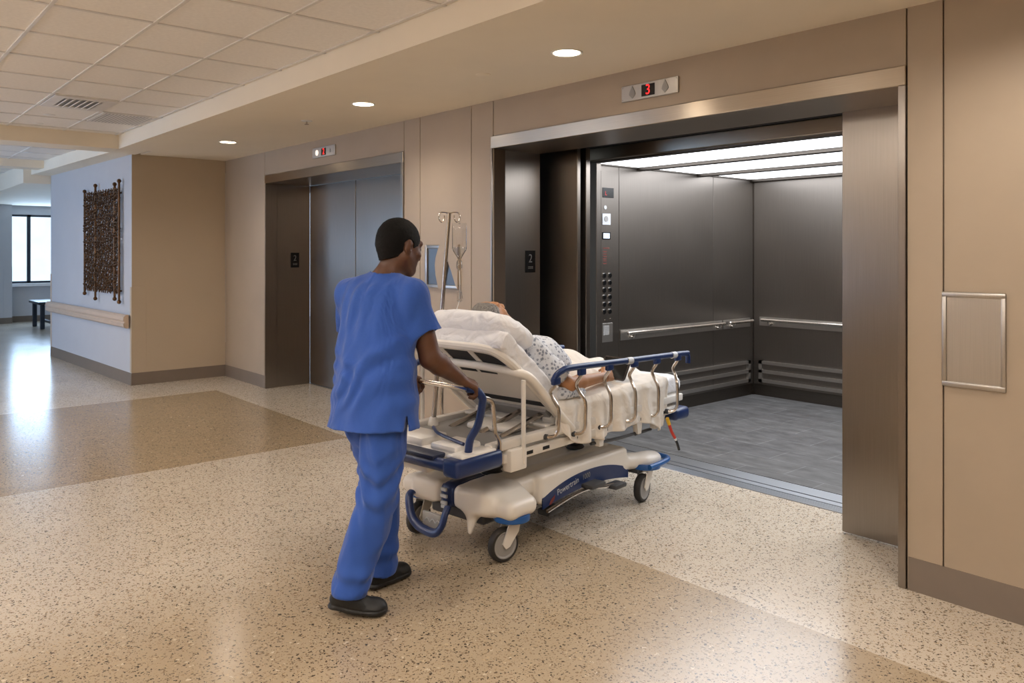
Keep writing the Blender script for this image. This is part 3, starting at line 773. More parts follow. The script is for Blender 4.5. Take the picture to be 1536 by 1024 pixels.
t = thing('hall_call_station', 'steel framed call station with a curved beige face on the wall behind the drip stand', 'call station', (-5.39, W, 1.29)); o = (-5.39, W, 1.29)
MB().box((-5.628, W-.006, 1.292), (-5.158, W, 1.648)).make('back_plate', M['plate'], t, o)
m = MB()
for q in (((-5.63, W-.02, 1.29), (-5.60, W, 1.65)), ((-5.60, W-.02, 1.62), (-5.158, W, 1.65)), ((-5.60, W-.02, 1.29), (-5.158, W, 1.318))): m.box(*q, .004, 2)
m.make('station_frame', M['satin'], t, o)
cv = [(-5.405, 1.651), (-5.435, 1.60), (-5.462, 1.54), (-5.472, 1.48), (-5.462, 1.40), (-5.442, 1.34), (-5.425, 1.288), (-5.37, 1.288), (-5.335, 1.42), (-5.30, 1.535), (-5.24, 1.43), (-5.19, 1.33), (-5.157, 1.288), (-5.155, 1.651)]
MB().prism(cv, (0, W-.026, 0), (1, 0, 0), (0, 0, 1), (0, 1, 0), .026).make('face_cover', M['wall'], t, o)
tag(MB().lathe([(.0, .012), (.016, .012), (.022, .008), (.024, 0)], (-5.077, W, 1.105), (0, -1, 0), 18).make('wall_bumper', M['bronze']), 'small round brown stop on the wall left of the patient\'s head', 'door stop')

# ceiling fittings
def downlight(label, x, y):
    t = thing('downlight', label, 'ceiling light', (x, y, ZS), group='recessed downlights over the elevator doors'); o = (x, y, ZS)
    MB().lathe([(.079, 0), (.093, 0), (.094, -.003), (.090, -.006), (.079, -.003)], o, (0, 0, 1), 32).make('trim_ring', M['white'], t, o)
    MB().lathe([(0, -.002), (.08, -.002), (.08, 0), (0, 0)], o, (0, 0, 1), 32).make('lens', M['lamp'], t, o)
    l = bpy.data.lights.new('downlight_beam', 'SPOT'); l.energy = DL; l.color = (1, .90, .78); l.spot_size = math.radians(150); l.spot_blend = .9; l.shadow_soft_size = .07
    lo = bpy.data.objects.new('downlight_beam', l); COL.objects.link(lo); lo.location = (x, y, ZS-.02)
DL = 48.
downlight('round recessed light in the soffit nearest above the open elevator', -3.307, 3.266)
downlight('round recessed light in the soffit between the two elevators', -5.504, 3.198)
downlight('round recessed light in the soffit farthest along, left of the closed elevator display', -8.361, 3.229)
for x in (-1.1, 1.2):
    l = bpy.data.lights.new('downlight_beam', 'SPOT'); l.energy = DL; l.color = (1, .90, .78); l.spot_size = math.radians(150); l.spot_blend = .9; l.shadow_soft_size = .07
    lo = bpy.data.objects.new('downlight_beam', l); COL.objects.link(lo); lo.location = (x, 3.25, ZS-.02)
def disc(name, label, x, y, z, r, mat, cat='sprinkler'):
    return tag(MB().lathe([(0, -.008), (r*.7, -.008), (r, -.003), (r, 0), (0, 0)], (0, 0, 0), (0, 0, 1), 20).make(name, mat, None, loc=(x, y, z)), label, cat)
disc('sprinkler_cover', 'flat round cover in the soffit between two lit downlights, nearer the open elevator', -4.075, 3.261, ZS, .05, M['soffit'])
t = thing('ceiling_sprinkler', 'tiny pale sprinkler head in the soffit between the two farther downlights', 'sprinkler', (-6.536, 3.228, ZS))
MB().lathe([(.05, 0), (.045, -.006), (.02, -.008)], (0, 0, 0), (0, 0, 1), 20).make('escutcheon', M['white'], t)
MB().tube([(0, 0, -.006), (0, 0, -.03)], .008, 8).lathe([(.02, -.03), (.02, -.033), (0, -.033)], (0, 0, 0), (0, 0, 1), 12).make('deflector', M['chrome'], t)
disc('ceiling_cover', 'small white disc in the tiled ceiling just beyond the slotted vent', -8.654, 1.619, ZT, .05, M['white'], 'ceiling cover')
disc('ceiling_cover', 'small white disc in the tiled ceiling close to the cross beam', -9.318, 1.642, ZT, .05, M['white'], 'ceiling cover')
disc('ceiling_cover', 'small white disc in the corridor ceiling between the two cross beams', -12.113, 2.012, ZT, .06, M['white'], 'ceiling cover')
# slotted vent
t = thing('ceiling_vent', 'white slotted air vent in the tiled ceiling at upper left', 'vent', (-7.785, 1.68, ZT)); o = (-7.785, 1.68, ZT)
m = MB(); x0, x1, y0, y1 = -8.10, -7.47, 1.44, 1.925
MB().box((x0, y0, ZT-.004), (x1, y1, ZT+.001)).make('vent_throat', M['greyp'], t, o)
for q in (((x0, y0, ZT-.012), (x1, y0+.09, ZT)), ((x0, y1-.09, ZT-.012), (x1, y1, ZT)), ((x0, y0+.09, ZT-.012), (x0+.1, y1-.09, ZT)), ((x1-.1, y0+.09, ZT-.012), (x1, y1-.09, ZT))): m.box(*q, .003, 1)
m.make('vent_frame', M['tbar'], t, o)
for k in range(6):
    yy = y0+.115+k*.05
    MB().box((x0+.1, yy-.012, ZT-.016), (x1-.1, yy+.014, ZT-.010), 0, 1, Matrix.Rotation(.5, 3, 'X')).make('louvre', M['tbar'], t, o)
t = thing('ceiling_vent', 'flat grey perforated grille in the tiled ceiling behind the slotted vent', 'vent', (-8.455, 2.2, ZT)); o = (-8.455, 2.2, ZT)
MB().box((-8.77, 1.97, ZT-.009), (-8.14, 2.43, ZT), .002, 1).make('grille_plate', M['tbar'], t, o)
m = MB()
for k in range(14): m.box((-8.74, 2.0+k*.031, ZT-.0105), (-8.17, 2.008+k*.031, ZT-.008))
m.make('grille_slots', M['greyp'], t, o)
# pendant on the hall ceiling
t = thing('smoke_detector', 'white detector hanging on a short stem from the far hall ceiling', 'detector', (-17.3, 2.35, ZT)); o = (-17.3, 2.35, ZT)
MB().lathe([(.07, 0), (.06, -.02), (.02, -.025)], o, (0, 0, 1), 16).tube([o, (o[0], o[1], ZT-.13)], .012, 8).make('stem', M['white'], t, o)
MB().lathe([(.03, -.12), (.11, -.14), (.11, -.18), (.07, -.21), (.05, -.23), (0, -.23)], o, (0, 0, 1), 20).make('sensor_head', M['white'], t, o)

# woven wall art
yA = YC-.045; o = (-11.2, YC-.02, 1.05)
t = thing('wall_art', 'tall brown woven metal lattice hung on the corridor wall', 'wall art', o)
xs = [-11.90, -11.42, -10.63, -10.46]
for x, dz in zip(xs, (.0, .05, .02, .05)):
    MB().tube([(x, yA, 1.03-dz), (x, yA, 2.40+dz)], .014, 8).ball((x, yA, 1.03-dz), .026, 10, 6).ball((x, yA, 2.40+dz), .026, 10, 6).make('rod', M['bronze'], t, o)
m = MB()
nx, nz = 14, 34
for i in range(nx):
    for j in range(nz):
        cx = -11.88+1.40*(i+.5)/nx+random.uniform(-.012, .012); cz = 1.09+1.27*(j+.5)/nz+random.uniform(-.008, .008)
        rx = .050*random.uniform(.75, 1.15); rz = .024*random.uniform(.7, 1.2); ph = random.uniform(0, 1); yy = yA+random.uniform(-.018, .018)
        m.tube([(cx+rx*math.cos(a+ph), yy+.012*math.sin(2*a+ph), cz+rz*math.sin(a+ph)) for a in [q*2*PI/8 for q in range(9)]], .0060, 5, 1, False)
for i in range(nx+1):
    x = -11.88+1.40*i/nx
    m.tube([(x+.012*math.sin(k*1.3+i), yA+.01*math.cos(k*2.+i), 1.07+1.31*k/20) for k in range(21)], .007, 5, 1)
m.make('lattice', M['bronze'], t, o, smooth=60)
for z in (2.30, 1.10): MB().box((-11.8, yA, z), (-10.5, YC, z+.02)).make('standoff_bar', M['bronze'], t, o)
cant(t)

# corridor handrail
o = (-11.9, YC-.05, .77); t = thing('wall_handrail', 'long beige bumper handrail on the corridor wall under the art', 'handrail', o)
prof = [(.0, .68), (-.03, .68), (-.055, .70), (-.06, .735), (-.045, .75), (-.06, .775), (-.055, .815), (-.03, .835), (.0, .835)]
MB().prism([(p[0], p[1]) for p in prof], (-13.84, YC-.02, 0), (0, 1, 0), (0, 0, 1), (1, 0, 0), 3.59).make('rail_cover', M['oak'], t, o)
MB().prism([(p[0]*1.03-.001, .7575+(p[1]-.7575)*1.03) for p in prof], (-10.25, YC-.02, 0), (0, 1, 0), (0, 0, 1), (1, 0, 0), .07).make('end_cap', M['oak'], t, o)
MB().box((-13.7, YC-.02, .72), (-10.25, YC, .80)).make('rail_bracket', M['greyp'], t, o)
cant(t)

# bench under the far window
o = (-19.0, 3.6, 0); t = thing('bench', 'dark bench below the far hall window', 'bench', o)
MB().box((-19.55, 3.27, .50), (-18.5, 3.80, .56), .02, 2).make('seat', M['bench'], t, o)
for x in (-19.42, -18.62):
    for y in (3.36, 3.70):
        MB().box((x-.04, y-.04, 0), (x+.04, y+.04, .50), .012, 1).make('leg', M['bench'], t, o)
MB().box((-19.42, 3.5, .1), (-18.62, 3.56, .15), .008, 1).make('stretcher_bar', M['bench'], t, o)
# ------------------------------------------------------------------ stretcher (own frame: +x near side, +y foot end)
SO = Vector((-3.556, 3.255, 0)); ST = math.radians(8.2); SM = Matrix.Translation(SO) @ Matrix.Rotation(ST, 4, 'Z')
def sthing(name, label, cat, base, group=None):
    return thing(name, label, cat, SM @ Vector(base), ST, group)
def spart(mb, name, mat, base, label=None, cat=None, smooth=35.):
    o = mb.make(name, mat, None, base, SM @ Vector(base), ST, smooth)
    return tag(o, label, cat) if label else o
Z0 = (0, 0, 0)
S = sthing('hospital_stretcher', 'white hospital stretcher with blue side rails and grey wheels being pushed into the open elevator', 'stretcher', Z0)
S['name_note'] = 0; del S['name_note']

# moulded base cover
def hood(v, g=0.):
    for s in (-1, 1): v.rbox((.166*s, -.61, .298), (.122+g, .155+g, .066+g), .040, k=.012)
    v.rbox((0, -.50, .295), (.24+g, .20+g, .05+g), .04, k=.03)
    v.rbox((0, -.05, .29), (.235+g, .60+g, .055+g), .04, k=.03)
v = Vox((-.50, -.84, .08), (.50, .98, .46), .0065)
hood(v)
for s in (-1, 1):
    v.cone((.115*s, -.5, .315), (.13*s, .52, .305), .045, .048, .05)
    v.rbox((.318*s, -.60, .276), (.105, .115, .050), .046, k=.05)
    v.rbox((.25*s, -.57, .285), (.10, .10, .055), .045, k=.05)
    v.cone((.18*s, .45, .265), (.30*s, .70, .25), .075, .06, .03, (0, 0, 1), .8)
    v.ell((.31*s, .76, .248), (.075, .12, .05), k=.03)
    v.rbox((.235*s, .13, .275), (.055, .44, .085), .03, k=.02)
    if s > 0: v.cone((.165*s, -.715, .265), (.172*s, -.752, .140), .045, .013, .045)
v.rbox((0, .52, .30), (.20, .06, .055), .03, k=.03)
v.ell((0, -.74, .19), (.14, .10, .075), sub=True)
for s in (-1, 1):
    v.cut(lambda x, y, z: np.where(x*s > .12, .160+.045*np.clip(1-((y-.12)/.44)**2, 0, 1)-z+.0*x, -1), (-.5, -.34, .05), (.5, .58, .4))
v.half((0, 0, .13), (0, 0, -1))
v.displace(lambda x, y, z: .0*x, .05)
basec = v.mesh('base_cover', M['plastic'], S, relax=3)
v = Vox((-.06, -.80, .16), (.06, -.42, .42), .004)
hood(v, .005); v.rbox((0, -.60, .298), (.05, .165, .068), .045, k=.01); v.cut(lambda x, y, z: np.abs(x)-.046); v.cut(lambda x, y, z: .19-z+0*y); v.cut(lambda x, y, z: y+.5)
st_ = v.mesh('brake_decal', M['navy'], S)
m = MB()
for z, w in ((.335, .02), (.30, .024), (.265, .022), (.245, .018)): m.box((-w, -.781, z-.009), (w, -.768, z+.009), .002, 1)
m.make('decal_marks', M['label'], st_)
# chassis
MB().box((-.20, -.68, .16), (.20, .66, .225), .01, 1).box((-.36, -.63, .18), (.36, -.57, .215), .008, 1).box((-.33, .62, .18), (.33, .68, .215), .008, 1).make('chassis', M['dgrey'], S)

def caster(x, y, swivel):
    c = link('caster', None, S); c.empty_display_size = .05
    R = Matrix.Rotation(swivel, 3, 'Z'); P = Vector((x, y, 0)); tr = Vector((0, -.055, 0))
    def T(p): return P + R @ Vector(p)
    ax = R @ Vector((1, 0, 0)); r = .088; o = T((0, -.055, r))
    MB().lathe([(r*.78, -.022), (r*.93, -.021), (r, -.012), (r, .012), (r*.93, .021), (r*.78, .022)], o, ax, 40).make('tyre', M['rubber'], c)
    MB().lathe([(0, -.0235), (.012, -.0235), (.014, -.021), (r*.66, -.0185), (r*.74, -.023), (r*.79, -.022), (r*.79, .022), (r*.74, .023), (r*.66, .0185), (.014, .021), (.012, .0235), (0, .0235)], o, ax, 40).make('wheel_hub', M['greyp'], c)
    m = MB()
    for s in (-1, 1):
        pl = [T((s*.027, .035, .205)), T((s*.027, -.035, .205)), T((s*.027, -.080, .10)), T((s*.027, -.06, .072)), T((s*.027, -.035, .082)), T((s*.027, .02, .15))]
        pr = [p + ax*(s*.008) for p in pl]
        n = len(pl); m.raw(pl+pr, [tuple(range(n)), tuple(range(n, 2*n))]+[(i, (i+1) % n, n+(i+1) % n, n+i) for i in range(n)])
    q = [T((-.035, .04, .185)), T((.035, .04, .185)), T((.035, -.04, .185)), T((-.035, -.04, .185))]
    m.raw(q+[p+Vector((0, 0, .03)) for p in q], [(0, 1, 2, 3), (4, 5, 6, 7), (0, 1, 5, 4), (1, 2, 6, 5), (2, 3, 7, 6), (3, 0, 4, 7)])
    m.make('fork', M['plasticg'], c)
    rr = .096
    MB().lathe([(rr*.8, .208), (rr*.98, .208), (rr, .214), (rr, .236), (rr*.96, .242), (rr*.8, .242)], P, (0, 0, 1), 32).make('bumper_ring', M['blue'], c)
    return c
caster(.33, -.605, -.22); caster(-.33, -.605, .10); caster(.325, .715, .12); caster(-.325, .715, .1)
# front blue corner guard
for s in (1, -1):
    MB().tube([(.40*s, .64, .232), (.405*s, .78, .235), (.38*s, .90, .238), (.28*s, .925, .24)], .017, 10, 6).make('corner_guard', M['blue'], S)
# printed side panel, on the arch of the cover
def sidepanel(s):
    m = MB(); n = 26; vs = []; fs = []
    for i in range(n+1):
        y = -.30+.86*i/n; u = (y-.13)/.43
        zt_ = .306-.075*abs(u)**2.2; zb_ = .168+.045*max(0, 1-((y-.12)/.44)**2)
        zb_ = min(zb_, zt_-.004); vs += [(.2925*s, y, zb_), (.2925*s, y, zt_), (.286*s, y, zb_), (.286*s, y, zt_)]
    for i in range(n):
        a = 4*i; fs += [(a, a+4, a+5, a+1), (a+2, a+3, a+7, a+6), (a, a+2, a+6, a+4), (a+1, a+5, a+7, a+3)]
    p = m.raw(vs, fs).make('side_decal', M['navy'], S)
    return p
dp = sidepanel(1); sidepanel(-1)
lettering('lettering', 'Powertrain', .050, M['label'], dp, (.2935, -.070, .252), (0, 1, .16), (0, -.16, 1), .0004, .92)
lettering('lettering', '1000', .044, M['greyp'], dp, (.2935, .108, .272), (0, 1, .06), (0, -.06, 1), .0004, .9)
MB().prism([(-.245, .186), (-.225, .214), (-.192, .232), (-.196, .208), (-.228, .184)], (.293, 0, 0), (0, 1, 0), (0, 0, 1), (1, 0, 0), .001).make('red_mark', M['rust'], dp)
# foot pedals
for s in (1, -1):
    MB().tube([(.315*s, -.29, .165), (.33*s, -.10, .205), (.35*s, .05, .222), (.36*s, .18, .205), (.365*s, .30, .195)], .0105, 8, 6, True, 1.).make('pedal_bar', M['chromed'], S)
    MB().box((.315*s, .02, .225), (.40*s, .16, .252), .01, 2).make('pedal_pad', M['dgrey'], S)
    MB().box((.33*s, .24, .178), (.415*s, .36, .206), .01, 2).make('pedal_pad', M['dgrey'], S)
    MB().box((.20*s, -.24, .112), (.29*s, -.10, .148), .012, 2).tube([(.24*s, -.17, .14), (.24*s, -.17, .2)], .008).make('pedal_pad', M['dgrey'], S)
# head-end brake lever
MB().tube([(-.245, -.78, .275), (-.235, -.81, .255), (-.20, -.83, .18), (-.15, -.835, .135), (-.07, -.835, .115), (0, -.835, .12), (.042, -.83, .165), (.05, -.815, .22), (.046, -.79, .255)], .024, 12, 5, True, .7).make('brake_lever', M['navy'], S)
bp = MB().box((-.145, -.80, .118), (.0, -.78, .202), .012, 2).make('brake_plate', M['greyp'], S)
m = MB()
for k in range(3): m.tube([(-.12+.04*k, -.8005, .150), (-.10+.04*k, -.8005, .170), (-.08+.04*k, -.8005, .152)], .003, 6, 4)
m.make('plate_emblem', M['label'], bp)
# lift columns with bellows
for y in (-.42, .36):
    pr = []
    for k in range(7): pr += [(.062, .33+.028*k), (.05, .344+.028*k)]
    MB().lathe([(.085, .30), (.085, .335)]+pr+[(.05, .56)], (.02, y, 0), (0, 0, 1), 28).make('lift_column', M['dgrey'], S)

# litter frame
for s in (1, -1):
    MB().box((.315*s, -.80, .585), (.365*s, 1.13, .632), .008, 2).make('side_beam', M['plasticg'], S)
    lb = MB().box((.325*s, -.70, .515), (.362*s, 1.08, .562), .006, 2).make('lower_beam', M['plasticg'], S)
    for y in (-.50, -.36, -.05, .2, .45, .62, .9):
        MB().box((.363*s, y-.028, .53), (.3645*s, y+.028, .548), 0).make('slot', M['black'], lb)
    MB().box((.33*s, -.68, .47), (.392*s, -.55, .585), .012, 2).make('post_socket', M['plastic'], S)
    for y in (.16, .58, .78):
        MB().prism([(-.03, .52), (.03, .52), (.018, .45), (-.018, .45)], (.33*s, y, 0), (0, 1, 0), (0, 0, 1), (s, 0, 0), .035).make('frame_bracket', M['plasticg'], S)
for y in (-.78, -.10, .45, 1.08):
    MB().box((-.33, y-.03, .55), (.33, y+.03, .60), .006, 1).make('cross_beam', M['plasticg'], S)
MB().box((-.315, -.30, .622), (.315, 1.12, .642), .006, 1).make('seat_deck', M['plasticg'], S)
MB().box((-.315, -.80, .59), (.315, -.28, .605), .004, 1).make('head_tray', M['greyp'], S)
MB().box((-.355, -1.0, .575), (.355, -.76, .612), .02, 2).make('head_shelf', M['plastic'], S)
for a, b in (((-.20, -.99, .605), (.06, -.80, .652)), ((.12, -.99, .605), (.30, -.80, .645)), ((-.34, -.98, .605), (-.24, -.80, .64))): MB().box(a, b, .016, 2).make('shelf_pad', M['plastic'], S)
bx = MB().box((-.14, -.98, .475), (.09, -.86, .58), .018, 2).make('motor_box', M['plastic'], S)
lb = MB().box((-.115, -.985, .515), (.05, -.979, .548), .004, 1).make('label_plate', M['navy'], bx)
lettering('lettering', 'POWERED', .026, M['label'], lb, (-.032, -.9862, .531), (1, 0, 0), (0, 0, 1), .0003)
# tilt struts under the deck
for x in (-.18, .05, .2): MB().tube([(x, -.55, .60), (x+.04, -.18, .70)], .016, 8).make('tilt_strut', M['chromed'], S)
for s in (1, -1): MB().box((.22*s, -.22, .60), (.30*s, -.10, .70), .02, 2, Matrix.Rotation(.6, 3, 'X')).make('hinge_block', M['plasticg'], S)
MB().box((-.10, -.50, .605), (.20, -.30, .64), .015, 2, Matrix.Rotation(.15, 3, 'Z')).make('motor_cover', M['plastic'], S)

# end bumpers
def endbar(y, yb, zc, nm):
    s = 1 if yb > y else -1
    p = [(-.345, y, zc), (.345, y, zc)]
    m = MB().tube(p, .031, 16, 1, True, 1.)
    b = m.make(nm, M['navy'], S); return b
hb = endbar(-1.05, -.76, .568, 'head_bumper')
MB().box((-.23, -1.082, .585), (.24, -.985, .612), .012, 2).make('bumper_pad', M['navyd'], hb)
for s in (1, -1):
    MB().box((.30*s, -1.085, .522), (.412*s, -.755, .612), .024, 3).make('corner_block', M['navy'], hb)
    MB().box((.29*s, -1.04, .600), (.395*s, -.79, .620), .008, 2).make('corner_cap', M['plastic'], hb)
fb = endbar(1.14, .99, .505, 'foot_bumper')
for s in (1, -1): MB().box((.28*s, .98, .465), (.40*s, 1.165, .545), .026, 3).make('corner_block', M['navy'], fb)
MB().box((-.30, 1.10, .52), (.30, 1.17, .60), .012, 2).make('foot_shelf', M['plasticg'], S)
# push handles
hd = MB().tube([(-.37, -.93, .925), (-.30, -.95, .93), (0, -.955, .932), (.30, -.95, .93), (.36, -.94, .928)], .0125, 12, 5).make('push_bar', M['chrome'], S)
for s in (1, -1):
    MB().tube([(.345*s, -.945, .929), (.385*s, -.93, .925), (.402*s, -.91, .895), (.398*s, -.90, .86), (.372*s, -.905, .75), (.345*s, -.93, .68), (.34*s, -.94, .60)], .0195, 12, 5).make('handle_grip', M['navy'], hd)
    MB().tube([(.40*s, -.895, .885), (.405*s, -.84, .86), (.405*s, -.825, .80), (.40*s, -.81, .71), (.39*s, -.77, .655), (.375*s, -.75, .60)], .0115, 10, 5).make('handle_stay', M['chromed'], hd)
# raised backrest
n_ = Vector((0, .632, .775)); s_ = Vector((0, -.775, .632)); H0 = Vector((0, -.125, .625)); LF = .735
def fw(x, s, d): return Vector((x, 0, 0))+H0+s_*s+n_*d
def fbox(m, x0, x1, sa, sb, d0, d1):
    c = [fw(x, s, d) for d in (d0, d1) for s in (sa, sb) for x in (x0, x1)]
    return m.raw(c, [(0, 1, 3, 2), (4, 5, 7, 6), (0, 1, 5, 4), (2, 3, 7, 6), (0, 2, 6, 4), (1, 3, 7, 5)])
m = MB(); R_ = .11; pts = [fw(.315, .02, 0), fw(.325, LF-R_-.1, 0), fw(.322, LF-R_, 0), fw(.29, LF-.03, 0), fw(.22, LF, 0), fw(0, LF+.005, 0), fw(-.22, LF, 0), fw(-.29, LF-.03, 0), fw(-.322, LF-R_, 0), fw(-.325, LF-R_-.1, 0), fw(-.315, .02, 0)]
br = m.tube(pts, .024, 10, 5).make('backrest_frame', M['plasticg'], S)
m = MB()
for x in (-.12, .105): fbox(m, x-.02, x+.02, LF-.15, LF, -.012, .012)
fbox(m, -.31, .31, LF-.175, LF-.135, -.014, .012); m.make('frame_rib', M['plasticg'], br)
fbox(MB(), -.30, .30, LF-.15, LF-.01, -.009, -.004).make('backrest_foam', M['foam'], br)
pn = fbox(MB(), -.305, .305, .14, LF-.165, -.012, .012).make('backrest_panel', M['plastic'], br)
for x in (-.2, -.05, .10): fbox(MB(), x-.06, x+.06, LF-.23, LF-.205, -.0155, -.012).make('panel_slot', M['foam'], pn)
fbox(MB(), -.29, .30, .20, .245, -.016, -.012).make('panel_slot', M['foam'], pn)
fbox(MB(), -.28, .28, .02, .16, -.03, .01).make('lower_panel', M['greyp'], br)
of = [(.365, -.13, .60), (.372, -.30, .745), (.375, -.45, .885), (.37, -.525, .945), (.33, -.575, .965), (.22, -.60, .978), (0, -.61, .985)]
of = of+[(-x, y, z) for x, y, z in of[-2::-1]]
MB().tube(of, .0225, 12, 5).make('support_frame', M['plastic'], br)
for s in (1, -1):
    MB().tube([(.385*s, -.575, .93), (.385*s, -.575, .50)], .0125, 12).make('support_post', M['plasticg'], S)
    m = MB(); a = [(.34*s, -.14, .62), (.345*s, -.30, .76), (.345*s, -.46, .90), (.335*s, -.56, .985)]
    m.tube(a, .018, 8, 4, True).make('side_arm', M['plasticg'], br)

# side rails
def siderail(s, dy):
    x = .418*s
    r = link('side_rail', None, S); r.empty_display_size = .05
    pts = [(x-.004*s, -.362+dy, .895), (x, -.345+dy, .928), (x, -.29+dy, .95), (x, -.19+dy, .957), (x, .345+dy, .938), (x, 1.03+dy, .915), (x, 1.085+dy, .905), (x, 1.10+dy, .88), (x, 1.10+dy, .845)]
    MB().tube(pts, .0185, 12, 5, True, .85).make('top_bar', M['navy'], r)
    for i, (yt, zt_, yb, zb) in enumerate([(-.345, .91, -.335, .60), (-.11, .935, -.09, .575), (.165, .93, .165, .57), (.435, .92, .43, .56), (.70, .912, .70, .55), (.965, .905, .94, .545)]):
        yt += dy; yb += dy; h = zt_-zb
        MB().tube([(x, yt, zt_), (x-.004*s, yt, zt_-.03), (x-.032*s, yt-.006, zt_-.22*h), (x-.022*s, yt, zt_-.33*h), (x+.008*s, yb, zt_-.50*h), (x+.010*s, yb, zt_-.75*h), (x+.006*s, yb, zb+.03), (x-.015*s, yb-.012, zb+.002), (x-.055*s, yb-.035, zb-.002)], .0105, 10, 5).make('rail_post', M['chromed'], r)
        MB().box((x-.014, yt-.03, zt_-.03), (x+.014, yt+.03, zt_+.012), .008, 2).make('rail_clip', M['navy'], r)
        MB().lathe([(.016, 0), (.016, .02), (.01, .022)], (x-.06*s, yb-.035, zb-.002), (s, 0, 0), 12).make('pivot_cap', M['dgrey'], r)
    for y in (.375, .905): MB().tube([(x, y-.025+dy, .9375-.033*(y-.345)), (x, y+.025+dy, .936-.033*(y-.345))], .0215, 12).make('rail_band', M['label'], r)
siderail(1, 0); siderail(-1, -.29)
# drip stand
ps = [(-.285, -.583, .60), (-.219, -.520, 1.815)]
P0, P1 = map(Vector, ps)
iv = MB().tube([P0, P0.lerp(P1, .45)], .0135, 12).tube([P0.lerp(P1, .44), P1], .0108, 12).make('drip_pole', M['chromed'], S)
top = P1; u_ = Vector((.754, .657, 0))
for k, sg in enumerate((-1, 1)):
    MB().tube([top, top+u_*sg*.03+Vector((0, 0, .006)), top+u_*sg*.055, top+u_*sg*.06-Vector((0, 0, .03)), top+u_*sg*.045-Vector((0, 0, .05)), top+u_*sg*.03-Vector((0, 0, .035)), top+u_*sg*.028-Vector((0, 0, .012))], .0035, 8, 5).make('hook', M['chrome'], iv)
MB().lathe([(.035, -.0), (.03, .02), (.02, .05)], P0, (0, 0, 1), 16).make('pole_socket', M['plasticg'], S)
MB().tube([(-.20, -.66, .615), (-.05, -.80, .66), (.10, -.90, .665), (.30, -.93, .65)], .009, 8, 5).make('release_cable', M['navy'], S)
MB().tube([(.33, .10, .47), (.34, .35, .455), (.34, .60, .452)], .010, 8, 4).box((.325, .55, .44), (.355, .75, .455), .006, 1).make('crank_arm', M['dgrey'], S)

# ------------------------------------------------------------------ things on the stretcher
# mattress
mid = smooth_path([(0, -.668, 1.148), (0, -.56, 1.058), (0, -.42, .943), (0, -.26, .812), (0, -.13, .728), (0, 0, .705), (0, .15, .70), (0, .5, .698), (0, .85, .695), (0, 1.14, .692)], 8)
L_ = len(mid); rs = np.random.default_rng(5)
def mattress(u, v):
    f = v*(L_-1); i = min(int(f), L_-2); p = mid[i].lerp(mid[i+1], f-i); t = (mid[min(i+1, L_-1)]-mid[max(i-1, 0)]).normalized(); nn = Vector((0, -t.z, t.y))
    e = min(v, 1-v); sh = 1 if e > .03 else math.sqrt(max(0, 1-((.03-e)/.03)**2))*.25+.75
    if e <= 0: sh = .55
    a = 2*PI*u; ca, sa = math.cos(a), math.sin(a)
    X = .338*math.copysign(abs(ca)**.22, ca); D = .060*math.copysign(abs(sa)**.35, sa)
    w = .0035*math.sin(38*v+9*u)*math.sin(23*u*2*PI/6+4*v)+.003*math.sin(90*v+3*math.sin(12*u))
    return p+Vector((X*(.985+.015*sh), 0, 0))+nn*(D*sh+(w if abs(sa) < .9 or sa > 0 else 0))
m = MB().grid(mattress, 72, 110, True); n_u = 72
m.f.append(tuple(range(n_u))[::-1]); m.f.append(tuple(109*n_u+i for i in range(n_u))); m.mi += [0, 0]
spart(m, 'mattress', M['sheet'], (0, .2, .64), 'thick white sheeted mattress on the stretcher with its head end raised', 'mattress', 60)
# pillow
pc = Vector((.0, -.495, 1.158)); pa = math.radians(27)
def pillow(u, v):
    a = 2*PI*u; b = PI*(v-.5); ca, sa, cb, sb = math.cos(a), math.sin(a), math.cos(b), math.sin(b)
    e = .42; X = .315*math.copysign(abs(ca)**e, ca)*abs(cb)**.38; Y = .158*math.copysign(abs(sa)**e, sa)*abs(cb)**.38
    Z = .074*math.copysign(abs(sb)**.8, sb)
    r = min(1, math.hypot(X/.36, Y/.24)); Z *= (1-.55*max(0, abs(X)/.34+abs(Y)/.22-1.1))
    k = max(0, abs(X)/.335+abs(Y)/.215-1.45); X *= 1+.10*k; Y *= 1+.12*k
    Z -= .035*math.exp(-((X+.03)/.12)**2-((Y-.10)/.12)**2)*(sb > 0)
    Z += .004*math.sin(X*42+Y*30)*math.sin(Y*25-X*9)+.003*math.sin(X*80+3*math.sin(Y*30))
    return pc+Matrix.Rotation(-pa, 3, 'X') @ Vector((X, Y, Z))
spart(MB().grid(pillow, 80, 40, True), 'pillow', M['sheet'], (0, -.42, 1.06), "plump white pillow under the patient's head at the raised end", 'pillow', 60)
